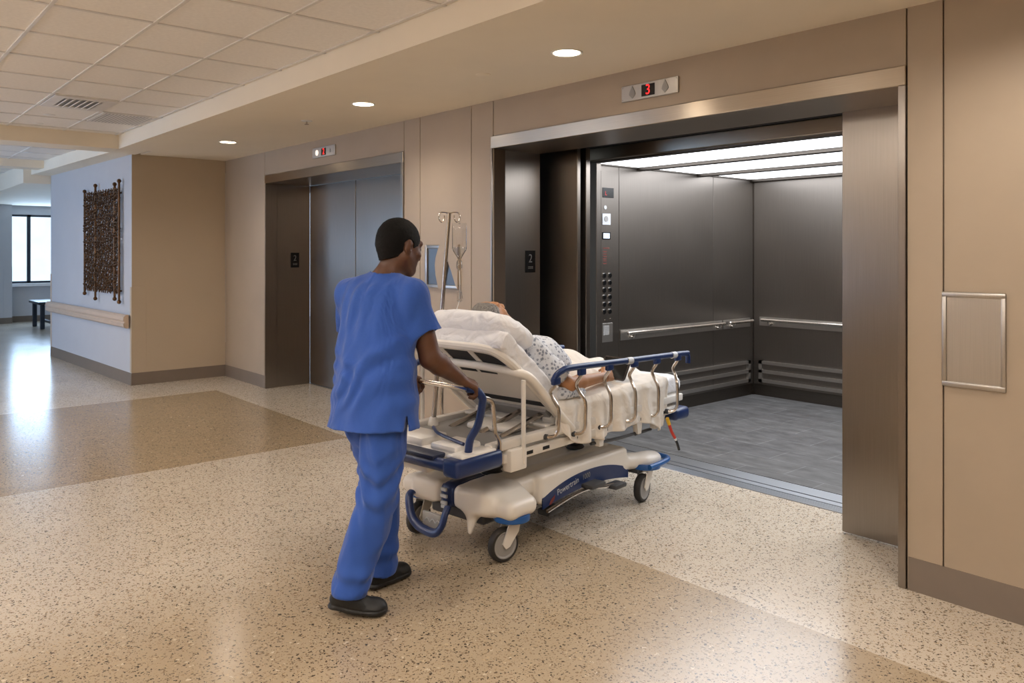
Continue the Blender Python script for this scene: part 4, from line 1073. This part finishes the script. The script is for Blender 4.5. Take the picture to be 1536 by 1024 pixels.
# blanket
def lap(x, y):
    z = .764
    def bump(cx, cy, rx, ry, h):
        q = ((x-cx)/rx)**2+((y-cy)/ry)**2; return h*max(0, 1-q)**.6 if q < 1 else 0
    b = bump(-.03, .22, .29, .36, .215)
    for s in (-1, 1):
        q = abs(x-.095*s)/.105
        leg = max(0, 1-q*q)**.6; yy = min(max((y-.05)/.85, 0), 1)
        b = max(b, leg*(.185*(1-yy)+.085*yy)*(1 if y < .86 else max(0, 1-(y-.86)/.06)))
    return z+b
def sm(x, n=5): pass
def blanket(u, v):
    y0 = -.27; y1 = .935
    arc = -.50+1.16*u            # across: -.36 .. .36 is the top, beyond that it hangs
    y = y0+(y1-y0)*v
    top = 1-min(1, max(0, (.30-arc)/.25))
    ys_ = y+(.36*max(0, 1-v/.35)*(1-top) if v < .35 else 0)
    xe = .352
    if abs(arc) <= xe:
        zz = sum(lap(arc+dx, ys_+dy) for dx in (-.035, 0, .035) for dy in (-.04, 0, .04))/9
        edge = max(0, (abs(arc)-.30)/.052); zz -= .012*edge**2
        zz += .004*math.sin(ys_*21+arc*30)+.003*math.sin(arc*55-ys_*13)
        return Vector((arc, ys_, zz+.006))
    s = 1 if arc > 0 else -1
    d = abs(arc)-xe; dm = .308 if s > 0 else .15
    yy = (y-y0)/(y1-y0)
    prof = np.interp(yy, [0, .06, .2, .33, .5, .7, .82, .9, .96, 1.], [.12, .20, .245, .255, .235, .225, .27, .325, .30, .2])
    k = d/dm; dd = k*(prof if s > 0 else .13)
    rip = (.019*math.sin(ys_*27+1.0+2.2*math.sin(ys_*5)+k*1.2)+.010*math.sin(ys_*58+2-k))*k**.7
    xo = .352+.016*min(1, d/.03)+.004*k+rip
    return Vector((s*xo, ys_+.02*k*math.sin(ys_*19), .764+.006-.012-dd*(1-.02*math.sin(ys_*31)) - .006*min(1, d/.02)))
m = MB().grid(blanket, 100, 150)
bl = spart(m, 'blanket', M['blanket'], (0, .3, .76), "cream blanket over the patient's legs hanging down the near side of the stretcher", 'blanket', 70)
md = bl.modifiers.new('thickness', 'SOLIDIFY'); md.thickness = .005; md.offset = 0
# tablet
tc = Vector((.195, .552, .850)); TR = Matrix.Rotation(math.radians(-10), 3, 'Z') @ Matrix.Rotation(math.radians(-28), 3, 'X')
t = sthing('tablet', "dark rounded tablet held in the patient's hands above the blanket", 'tablet', tc)
m = MB().prism([(math.copysign(.115-.02, a)*1+.02*math.cos(b), math.copysign(.075-.02, c)+.02*math.sin(b)) for a, c, b in [(1, 1, q*PI/8) for q in range(5)]+[(-1, 1, PI/2+q*PI/8) for q in range(5)]+[(-1, -1, PI+q*PI/8) for q in range(5)]+[(1, -1, 1.5*PI+q*PI/8) for q in range(5)]], (0, -.005, 0), (1, 0, 0), (0, 0, 1), (0, 1, 0), .010); m.v = [tuple(TR @ Vector(p)) for p in m.v]; m.make('back_cover', M['tablet'], t)
m = MB().box((-.105, -.0058, -.066), (.105, -.0050, .066)); m.v = [tuple(TR @ Vector(p)) for p in m.v]; m.make('glass_front', M['blackgloss'], t)
# drip bag
bc = P1+u_*.058+Vector((0, 0, -.05))
t = sthing('drip_bag', 'clear half empty fluid bag hanging from the hook of the drip pole', 'drip bag', bc)
def bagf(w0, w1, z0, z1, th):
    def f(u, v):
        a = 2*PI*u; w = w0+(w1-w0)*0; z = z1+(z0-z1)*v
        wd = np.interp(v, [0, .06, .72, .9, 1], [w0*.96, w0, w0, w0*.45, w0*.16]); tk = np.interp(v, [0, .1, .6, .9, 1], [.002, th*.7, th, th*.6, .006])
        ca, sa = math.cos(a), math.sin(a)
        return u_*(wd*math.copysign(abs(ca)**.7, ca))+Vector((-u_.y, u_.x, 0))*(tk*sa)+Vector((0, 0, z))
    return f
MB().grid(bagf(.042, 0, -.215, -.005, .02), 32, 24, True).make('bag', M['bagp'], t)
MB().grid(lambda u, v: bagf(.040, 0, -.213, -.007, .018)(u, .66+.33*v), 32, 14, True).make('fluid', M['fluid'], t)
MB().tube([Vector((0, 0, .012)), Vector((0, 0, -.012))], .005, 8).make('hang_tab', M['bagp'], t)
MB().lathe([(.008, -.215), (.016, -.228), (.017, -.262), (.008, -.275), (.004, -.28)], (0, 0, 0), (0, 0, 1), 16).make('drip_chamber', M['bagp'], t)
MB().tube([(0, 0, -.275), (.003, 0, -.36), (.0, 0, -.44)], .0028, 6, 4).tube([(.0, 0, -.45), (-.03, .0, -.52), (-.05, -.01, -.58), (-.055, -.02, -.62)], .0024, 6, 5).make('tubing', M['white'], t)
MB().box((-.012, -.012, -.455), (.014, .012, -.40), .004, 1).tube([(.0, 0, -.36), (.012, .006, -.44)], .007, 8).make('roller_clamp', M['bagp'], t)
# hanging lead at the foot end
t = sthing('hanging_lead', 'short lead with yellow and red sleeves dangling from the foot end of the stretcher', 'cable', (.375, .90, .50))
q = [(0, 0, .0), (.004, .02, -.045), (.006, .05, -.10), (.006, .09, -.145), (.005, .125, -.19), (.004, .15, -.235)]
MB().tube(q[:3], .005, 8, 4).make('lead_cable', M['label'], t)
MB().tube([q[0], q[1]], .012, 10).make('yellow_sleeve', M['yellow'], t)
MB().tube([q[1], q[2], q[3]], .010, 10, 4).make('red_sleeve', M['redp'], t)
MB().tube([q[3], Vector(q[3]).lerp(Vector(q[4]), .5)], .008, 10).make('white_collar', M['white'], t)
MB().tube([Vector(q[3]).lerp(Vector(q[4]), .4), q[4], q[5]], .009, 10).make('black_plug', M['blackgloss'], t)
# ------------------------------------------------------------------ people
def nrm(v): v = np.array(v, float); return v/np.linalg.norm(v)
def basis(f, up=(0, 0, 1)):
    f = nrm(f); r = nrm(np.cross(f, up)); u = np.cross(r, f)
    return np.stack([r, f, u], 1)            # columns: right, forward, up

def head(v, C, B, s=1., jaw=1., closed=False):
    C = np.array(C, float)
    def P(r, f, u): return C+B @ np.array([r, f, u])*s
    def E(c, r, k=.02, sub=False): v.ell(P(*c), np.array(r)*s, B, k, sub)
    E((0, -.014, .030), (.076, .098, .090), .01)
    E((0, .030, -.035), (.064*jaw, .068, .082), .04)
    E((0, .060, -.094), (.030*jaw, .030, .026), .03)
    for q in (-1, 1):
        v.cone(P(.056*q*jaw, -.005, -.045), P(.022*q*jaw, .062, -.098), .022*s, .018*s, .03)
        E((.040*q, .070, -.025), (.022, .018, .020), .02)
        E((.078*q, -.012, -.004), (.011, .021, .034), .006)
        E((.071*q, -.016, .012), (.012, .016, .020), .008)
    v.cone(P(-.036, .083, .030), P(.036, .083, .030), .013*s, .013*s, .02)
    for q in (-1, 1): E((.032*q, .101, .006), (.017, .014, .011), .01, True)
    for q in (-1, 1): E((.032*q, .082, .004), (.015, .012, .012 if closed else .010), .006)
    v.cone(P(0, .094, .012), P(0, .114, -.030), .010*s, .0125*s, .012)
    for q in (-1, 1): E((.012*q, .104, -.036), (.009, .012, .008), .006)
    v.cone(P(-.020, .088, -.058), P(.020, .088, -.058), .0085*s, .0085*s, .008)
    v.cone(P(-.017, .086, -.070), P(.017, .086, -.070), .009*s, .009*s, .008)
    for q in (-1, 1): E((.085*q, .000, -.004), (.006, .008, .014), .004, True)
    return P

def hand(v, wrist, d, n, side, curls, thumb, sc=1., spread=.0212):
    wrist = np.array(wrist, float); d = nrm(d); n = np.array(n, float); n = nrm(n-d*(n@d)); l = np.cross(d, n)*side    # l: towards the thumb
    offs = [1.5, .5, -.5, -1.5]; ln = [.93, 1.03, .97, .78]
    for i in range(4):
        kn = wrist+d*(.088-.006*abs(i-1)+(-.004 if i == 3 else 0))*sc+l*offs[i]*spread*sc
        v.cone(wrist+d*.008*sc+l*offs[i]*.011*sc, kn, .0155*sc, .0125*sc, .014)
        p = kn; ang = 0; r0 = .0105
        for j, L in enumerate((.044, .027, .021)):
            ang += curls[j]*(1+.06*(i-1.5))
            dr = d*math.cos(ang)-n*math.sin(ang)
            q = p+dr*L*ln[i]*sc; v.cone(p, q, r0*sc, (r0-.0012)*sc, .003 if j else .006); p = q; r0 -= .0012
    p = wrist+d*.026*sc+l*.020*sc-n*.006*sc; r0 = .016
    for (a, b, c), L in zip(thumb, (.040, .032, .026)):
        dr = nrm(d*a+l*b-n*c); q = p+dr*L*sc; v.cone(p, q, r0*sc, (r0-.0028)*sc, .008); p = q; r0 -= .0028

# ---- the nurse (coordinates in the stretcher's frame)
NB = np.array([.17, -1.42, 0.])
shR, shL = np.array([.272, -1.238, 1.392]), np.array([-.088, -1.318, 1.385])
elR, wrR = np.array([.325, -1.175, 1.10]), np.array([.346, -1.000, .984])
elL, wrL = np.array([-.20, -1.20, 1.13]), np.array([-.055, -1.02, .975])
Bh = basis((-.10, .99, .0)); Bs = basis((-.24, .96, .12), (0, .15, 1))
hipR, knR, anR = np.array([.258, -1.385, .90]), np.array([.255, -1.425, .505]), np.array([.190, -1.575, .105])
hipL, knL, anL = np.array([.080, -1.395, .90]), np.array([.075, -1.265, .50]), np.array([.085, -1.285, .10])
def torso(v, g):
    v.ell((.17, -1.38, .945), (.178+g, .136+g, .15+g), Bh, .04)
    v.ell((.145, -1.35, 1.10), (.168+g, .125+g, .17+g), Bh, .08)
    v.ell((.105, -1.308, 1.255), (.180+g, .126+g, .17+g), Bs, .08)
    v.ell((.090, -1.292, 1.345), (.170+g, .100+g, .10+g), Bs, .06)
    v.cone(shL, shR, .056+g, .056+g, .06)
    for s in (shL, shR): v.cone((.098, -1.262, 1.455), s, .052+g*.5, .046+g, .05)
HC = np.array([.118, -1.185, 1.620]); HB = basis((.03, .98, -.20))
v = Vox((-.34, -1.78, -.02), (.56, -.80, 1.80), .0045)
torso(v, -.004)
v.cone((.095, -1.262, 1.42), HC-HB[:, 2]*.06-HB[:, 1]*.02, .066, .058, .04)
HP = head(v, HC, HB, 1.10)
for sh, el, wr in ((shR, elR, wrR), (shL, elL, wrL)):
    v.cone(sh, el, .060, .050, .03); mdl = el+(wr-el)*.3
    v.chain([el, mdl, wr], [.0495, .0495, .031], .02)
for h, k_, a_ in ((hipR, knR, anR), (hipL, knL, anL)): v.chain([h, k_, a_], [.085, .058, .042], .03)
hand(v, wrR, (.30, .84, -.42), (.42, .22, .88), -1, (.75, 1.15, .9), [(.75, .55, .35), (.85, -.05, .6), (.6, -.5, .7)], 1.08)
hand(v, wrL, (.25, .84, -.42), (-.05, .40, .90), 1, (.75, 1.15, .9), [(.75, .55, .35), (.85, -.05, .6), (.6, -.5, .7)], 1.08)
N = sthing('person', 'person in blue scrubs walking behind the stretcher and pushing it by its handles', 'person', NB)
v.mesh('body', M['skind'], N, NB)
# hair
v = Vox(HC-.17, HC+.17, .004)
v.ell(HC+HB @ np.array([0, -.014, .030])*1.10, np.array([.0765, .0985, .0905])*1.10+.006, HB, .01)
v.cone(HC+HB @ np.array([0, -.068, -.01]), HC+HB @ np.array([0, -.040, -.085]), .056, .052, .03)
def hc(x, y, z):
    px, py, pz = x-HC[0], y-HC[1], z-HC[2]
    r = px*HB[0, 0]+py*HB[1, 0]+pz*HB[2, 0]; f = px*HB[0, 1]+py*HB[1, 1]+pz*HB[2, 1]; u = px*HB[0, 2]+py*HB[1, 2]+pz*HB[2, 2]
    ear = .03-np.sqrt((f+.010)**2+(u-.0)**2+0*r)
    line = np.maximum(-.088+.55*(f+.10), -.085+1.9*(f-.040))+.004*np.sin(r*60)
    return np.maximum(line-u, np.where(np.abs(r) > .05, ear, -1))*.8
v.cut(hc); v.displace(lambda x, y, z: .003*(vnoise(x*140, y*140, z*140)-.5), .02)
v.mesh('hair', M['hairb'], N, NB)
m = MB()
for q in (-1, 1): m.ball(HP(.032*q, .0845, .006), .0115, 12, 8)
m.make('eyes', M['eye'], N, NB)
# tunic
v = Vox((-.40, -1.72, .74), (.54, -1.0, 1.56), .0055)
torso(v, .016)
v.cone((.150, -1.355, 1.10), (.170, -1.388, .785), .180, .236, .06, Bh[:, 1], .78)
v.half((0, -1.388, .790), (.04, -.03, -1)); 
wv = [nrm(elR-shR), nrm(elL-shL)]
for sh, dv, sd in ((shR, wv[0], 1), (shL, wv[1], -1)):
    ce = sh+dv*.195
    ee = ce+dv*.05; pn = nrm(dv+np.array([.25*sd, 0, .0]))
    def sleeve(x, y, z, a=sh, b=ee, c=ce, pn=pn):
        ba = b-a; px, py, pz = x-a[0], y-a[1], z-a[2]
        t = np.clip((px*ba[0]+py*ba[1]+pz*ba[2])/(ba@ba), 0, 1)
        d = np.sqrt((px-ba[0]*t)**2+(py-ba[1]*t)**2+(pz-ba[2]*t)**2)-(.066+.026*t)
        return np.maximum(d, (x-c[0])*pn[0]+(y-c[1])*pn[1]+(z-c[2])*pn[2])
    v.add(sleeve, np.minimum(sh, ee)-.1, np.maximum(sh, ee)+.1, .035)
    v.cone(ce-dv*.02, ce+dv*.08, .062, .070, sub=True)
v.cone((.094, -1.262, 1.40), (.108, -1.215, 1.62), .069, .098, sub=True)
def folds(x, y, z):
    lx = (x-.12)*.97+(y+1.33)*.22; ly = (y+1.33)*.97-(x-.12)*.22
    n1 = vnoise(x*7+3, y*7, z*5); n2 = vnoise(x*5, y*5+9, z*4)
    a = np.sin((lx*1.0-z*.62)*46+7*n1)*np.clip((1.30-z)/.15, 0, 1)*np.clip((z-.86)/.1, .15, 1)*.5
    b = np.sin((lx*1.2+z*.25)*60+9*n2)*np.clip((z-1.18)/.12, 0, 1)*.35
    c = np.sin((lx*.35+z*1.0)*62+6*n1)*np.exp(-((z-1.06)/.09)**2)*.6
    d = (vnoise(lx*16, ly*16, z*7)-.5)*1.3
    return -.011*(a*1.25+b*1.3+c*.5+d*.6)*np.clip((1.475-z)/.06, .05, 1)
v.displace(folds, .05)
v.cut(lambda x, y, z: .011-np.abs((x-.19)*.75+(y+1.38)*.66-.150+.0*z)-.13*np.clip(z-.80, 0, 1)+(y > -1.38)*(-1.)*(x < .2), (.05, -1.70, .78), (.50, -1.20, .885))
v.mesh('tunic', M['scrub'], N, NB)
# trousers
v = Vox((-.12, -1.76, .03), (.46, -1.10, 1.0), .0055)
v.ell((.17, -1.385, .93), (.172, .135, .16), Bh, .03)
v.chain([hipR, knR, anR+np.array([.004, .012, -.06])], [.108, .090, .080], .03)
v.chain([hipL, knL, anL+np.array([0, .008, -.06])], [.105, .086, .078], .03)
v.half((0, 0, .97), (0, 0, 1))
v.cut(lambda x, y, z: np.where((x > .085) & (y < -1.40), .090-.16*np.clip(y+1.60, -.1, .12), .072)-z)
def folds2(x, y, z):
    n1 = vnoise(x*6, y*6, z*5)
    k = np.exp(-((z-.55)/.12)**2)+.8*np.exp(-((z-.17)/.09)**2)
    return -.015*(np.sin(z*64+(x-y)*22+6*n1)*k*.5+(vnoise(x*13+5, y*13, z*6)-.5)*1.4+.5*np.sin((x+y)*50+z*9+5*n1)*np.clip((z-.2)/.2, 0, 1)*.6)
v.displace(folds2, .05)
v.mesh('trousers', M['scrub'], N, NB)
# shoes
def shoe(heel, toe, pitch, ank):
    heel = np.array([*heel, 0.]); toe = np.array([*toe, 0.]); d = nrm(toe-heel); l = np.array([-d[1], d[0], 0]); L = np.linalg.norm(toe-heel)
    up = np.array([0, 0, 1.])
    def q(f, h): return heel+d*f*L+up*(h+pitch*max(0, .62-f)*L)
    lo = np.minimum(heel, toe)-.09; hi = np.maximum(heel, toe)+.09; lo[2] = -.01; hi[2] = .19
    v = Vox(lo, hi, .004)
    for h, w, s in ((.016, .046, .3),):
        v.cone(q(.14, h), q(.45, h), w*.85, w*.86, .01, up, s); v.cone(q(.45, h), q(.80, h), w*.86, w, .01, up, s)
    v.cone(q(.16, .045), q(.45, .05), .036, .040, .02); v.cone(q(.45, .05), q(.80, .036), .040, .040, .03, up, .8)
    v.ell(q(.82, .034), (.044, .044, .030), np.stack([l, d, up], 1), .02)
    v.cone(q(.22, .06), np.array(ank)+up*.02, .038, .042, .02)
    v.cut(lambda x, y, z: -z+.0015)
    v.displace(lambda x, y, z: .0022*(np.abs(z-(.030+pitch*np.clip(.62-((x-heel[0])*d[0]+(y-heel[1])*d[1])/L, 0, 1)*L)) < .003), .03)
    return v.mesh('shoe', M['shoe'], N, NB)
shoe((.142, -1.615), (.325, -1.440), .20, anR)
shoe((.082, -1.345), (.062, -1.085), .0, anL)

# ---- the patient
PB = np.array([0, .1, .76])
PC = np.array([-.065, -.345, 1.200]); PHB = basis((0.03, .60, .80), (-.10, -.80, .60))
sR, sL = np.array([.195, -.285, 1.035]), np.array([-.195, -.285, 1.035])
eR, wR = np.array([.335, -.125, .845]), np.array([.300, .285, .838])
eL, wL = np.array([-.31, .02, .875]), np.array([-.25, .29, .815])
Bt = basis((0, .62, .78), (0, -.78, .62))       # forward = out of the chest, up = towards the head
def ptorso(v, g):
    v.ell((0, .12, .875), (.165+g, .13, .105+g), None, .04)
    v.ell((0, .0, .935), (.165+g, .15+g, .125+g), Bt, .07)
    v.ell((0, -.165, .985), (.168+g, .115+g, .165+g), Bt, .07)
    v.cone(sL, sR, .062+g, .062+g, .05)
v = Vox((-.42, -.47, .765), (.44, 1.02, 1.36), .0045)
ptorso(v, -.004)
v.cone((0, -.285, 1.06), PC-PHB[:, 2]*.05-PHB[:, 1]*.02, .062, .056, .03)
PP = head(v, PC, PHB, 1.06, 1.05, True)
for s, e, w in ((sR, eR, wR), (sL, eL, wL)):
    v.cone(s, e, .050, .042, .03); v.chain([e, e+(w-e)*.3, w], [.042, .041, .027], .02)
for q in (-1, 1):
    v.chain([(.09*q, .15, .84), (.095*q, .50, .818), (.095*q, .84, .795)], [.070, .050, .034], .03)
    v.chain([(.095*q, .84, .795), (.105*q, .865, .825)], [.028, .022], .02)
hand(v, wR, (-.20, .95, .12), (.86, .12, .40), -1, (.75, .95, .7), [(.8, .5, .1), (.8, .1, .45), (.6, -.4, .6)], 1.12)
hand(v, wL, (.15, .97, -.10), (-.35, .15, .92), 1, (.25, .3, .25), [(.8, .5, .1), (.8, .1, .45), (.6, -.4, .6)])
Pn = sthing('person', 'person with grey hair in a patterned gown lying on the stretcher and holding a tablet', 'person', PB)
v.mesh('body', M['skinm'], Pn, PB)
v = Vox(PC-.17, PC+.17, .004)
v.ell(PC+PHB @ np.array([0, -.014, .030])*1.06, np.array([.0765, .0985, .0905])*1.06+.006, PHB, .01)
v.cone(PC+PHB @ np.array([0, -.075, -.01]), PC+PHB @ np.array([0, -.062, -.07]), .046, .038, .03)
def hc2(x, y, z):
    px, py, pz = x-PC[0], y-PC[1], z-PC[2]
    r = px*PHB[0, 0]+py*PHB[1, 0]+pz*PHB[2, 0]; f = px*PHB[0, 1]+py*PHB[1, 1]+pz*PHB[2, 1]; u = px*PHB[0, 2]+py*PHB[1, 2]+pz*PHB[2, 2]
    ear = .03-np.sqrt((f+.010)**2+u**2+0*r)
    front = f-(.060+.02*np.abs(r)/.07-.35*np.clip(u-.06, 0, 1))
    return np.maximum(np.maximum(-.075+.62*(f+.09)-u, front), np.where(np.abs(r) > .05, ear, -1))*.8
v.cut(hc2); v.displace(lambda x, y, z: .003*(vnoise(x*110, y*30, z*60)-.5), .02)
v.mesh('hair', M['hairg'], Pn, PB)
v = Vox((-.42, -.45, .768), (.44, .46, 1.30), .0055)
ptorso(v, .013)
for s, e in ((sR, eR), (sL, eL)):
    d = nrm(e-s); v.cone(s, s+d*.19, .070, .078, .05)
    v.cone(s+d*.20, s+d*.32, .056, .066, sub=True)
v.cone((.335, -.20, .80), (.35, -.02, .79), .035, .028, .03)
v.cone((0, -.295, 1.06), PC+PHB[:, 1]*.02, .066, .092, sub=True)
v.displace(lambda x, y, z: -.006*((vnoise(x*12, y*10, z*10)-.5)*1.6+.4*np.sin(x*40+y*55+5*vnoise(x*6, y*6, z*6))), .04)
v.half((0, .30, 0), (0, 1, 0))
v.mesh('gown', M['gown'], Pn, PB)
# ------------------------------------------------------------------ light
PU = 75.
def area(name, loc, rot, sx, sy, e, col):
    l = bpy.data.lights.new(name, 'AREA'); l.shape = 'RECTANGLE'; l.size = sx; l.size_y = sy; l.energy = e; l.color = col
    o = bpy.data.objects.new(name, l); COL.objects.link(o); o.location = loc; o.rotation_euler = rot
    return o
for i, (a, b) in enumerate(wins):
    area('daylight', ((a+b)/2, ys+.02, 1.62), (PI/2+.22, 0, 0), b-a-.1, 1.6, (90, 65)[i], (.38, .61, 1.))
area('daylight', (xw+.06, 4.1, 1.65), (0, -PI/2, 0), 1.4, 2.0, 60, (.48, .70, 1.))
# unseen lay-in lights added over and behind the camera for general light
t0_ = None
for i, (kx, ky) in enumerate([(-9, 4), (-4, 4), (1, 4), (5, 4), (-9, 9), (-4, 9), (1, 9), (5, 9), (5, 1), (9, 4)]):
    x = -4.77+.67*kx+.335; y = 2.46-.52*ky-.26
    if t0_ is None:
        t0_ = thing('added_ceiling_light', 'unseen square white light panel added in the lobby ceiling grid for general light', 'ceiling light', (x, y, ZT), group='added lobby light panels')
        MB().box((x-.325, y-.25, ZT-.008), (x+.325, y+.25, ZT-.002), .002, 1).make('light_frame', M['tbar'], t0_, (x, y, ZT))
        MB().box((x-.29, y-.215, ZT-.0095), (x+.29, y+.215, ZT-.0075)).make('diffuser', M['fillglow'], t0_, (x, y, ZT))
    else: copy_thing(t0_, (x, y, ZT), 0, t0_['label'])
    area('lobby_fill', (x, y, ZT-.02), (0, 0, 0), .58, .43, 15, (1, .94, .87))
# unseen pendant luminaires added behind the camera to brighten the ceiling
pl_ = None
for i, (x, y) in enumerate([(-9.2, -1.9), (-6.2, -1.9), (-3.2, -1.9), (-.2, -1.9)]):
    if pl_ is None:
        pl_ = thing('added_pendant_light', 'unseen long white pendant light added to brighten the lobby ceiling from below', 'pendant light', (x, y, 2.42), group='added lobby pendant lights'); oo = (x, y, 2.42)
        MB().box((x-.9, y-.09, 2.42), (x+.9, y+.09, 2.47), .015, 2).make('housing', M['white'], pl_, oo)
        MB().box((x-.87, y-.075, 2.4695), (x+.87, y+.075, 2.473)).make('diffuser', M['fillglow'], pl_, oo)
        for s in (-.7, .7): MB().tube([(x+s, y, 2.47), (x+s, y, ZT)], .003, 6).make('cable', M['greyp'], pl_, oo)
    else: copy_thing(pl_, (x, y, 2.42), 0, pl_['label'])
    area('pendant_fill', (x, y, 2.48), (PI, 0, 0), 1.7, .14, PU, (1, .95, .90))
for a, b in zip(ybar, ybar[1:]):
    area('car_light', ((CX0+CX1)/2, (a+b)/2, CZ-.004), (0, 0, 0), 3.3, .6, 21, (.93, .96, 1.))

w = bpy.data.worlds.new('sky'); SC.world = w; w.use_nodes = True
bg = w.node_tree.nodes['Background']; bg.inputs[0].default_value = (.62, .80, 1., 1); bg.inputs[1].default_value = 1.6

vs = SC.view_settings; vs.view_transform = 'Standard'; vs.look = 'None'; vs.gamma = 1.; vs.exposure = .2; vs.use_curve_mapping = False
cy = SC.cycles; cy.use_denoising = True; cy.max_bounces = 8; cy.diffuse_bounces = 4; cy.glossy_bounces = 5; cy.transparent_max_bounces = 12; cy.sample_clamp_indirect = 6.; cy.caustics_reflective = False
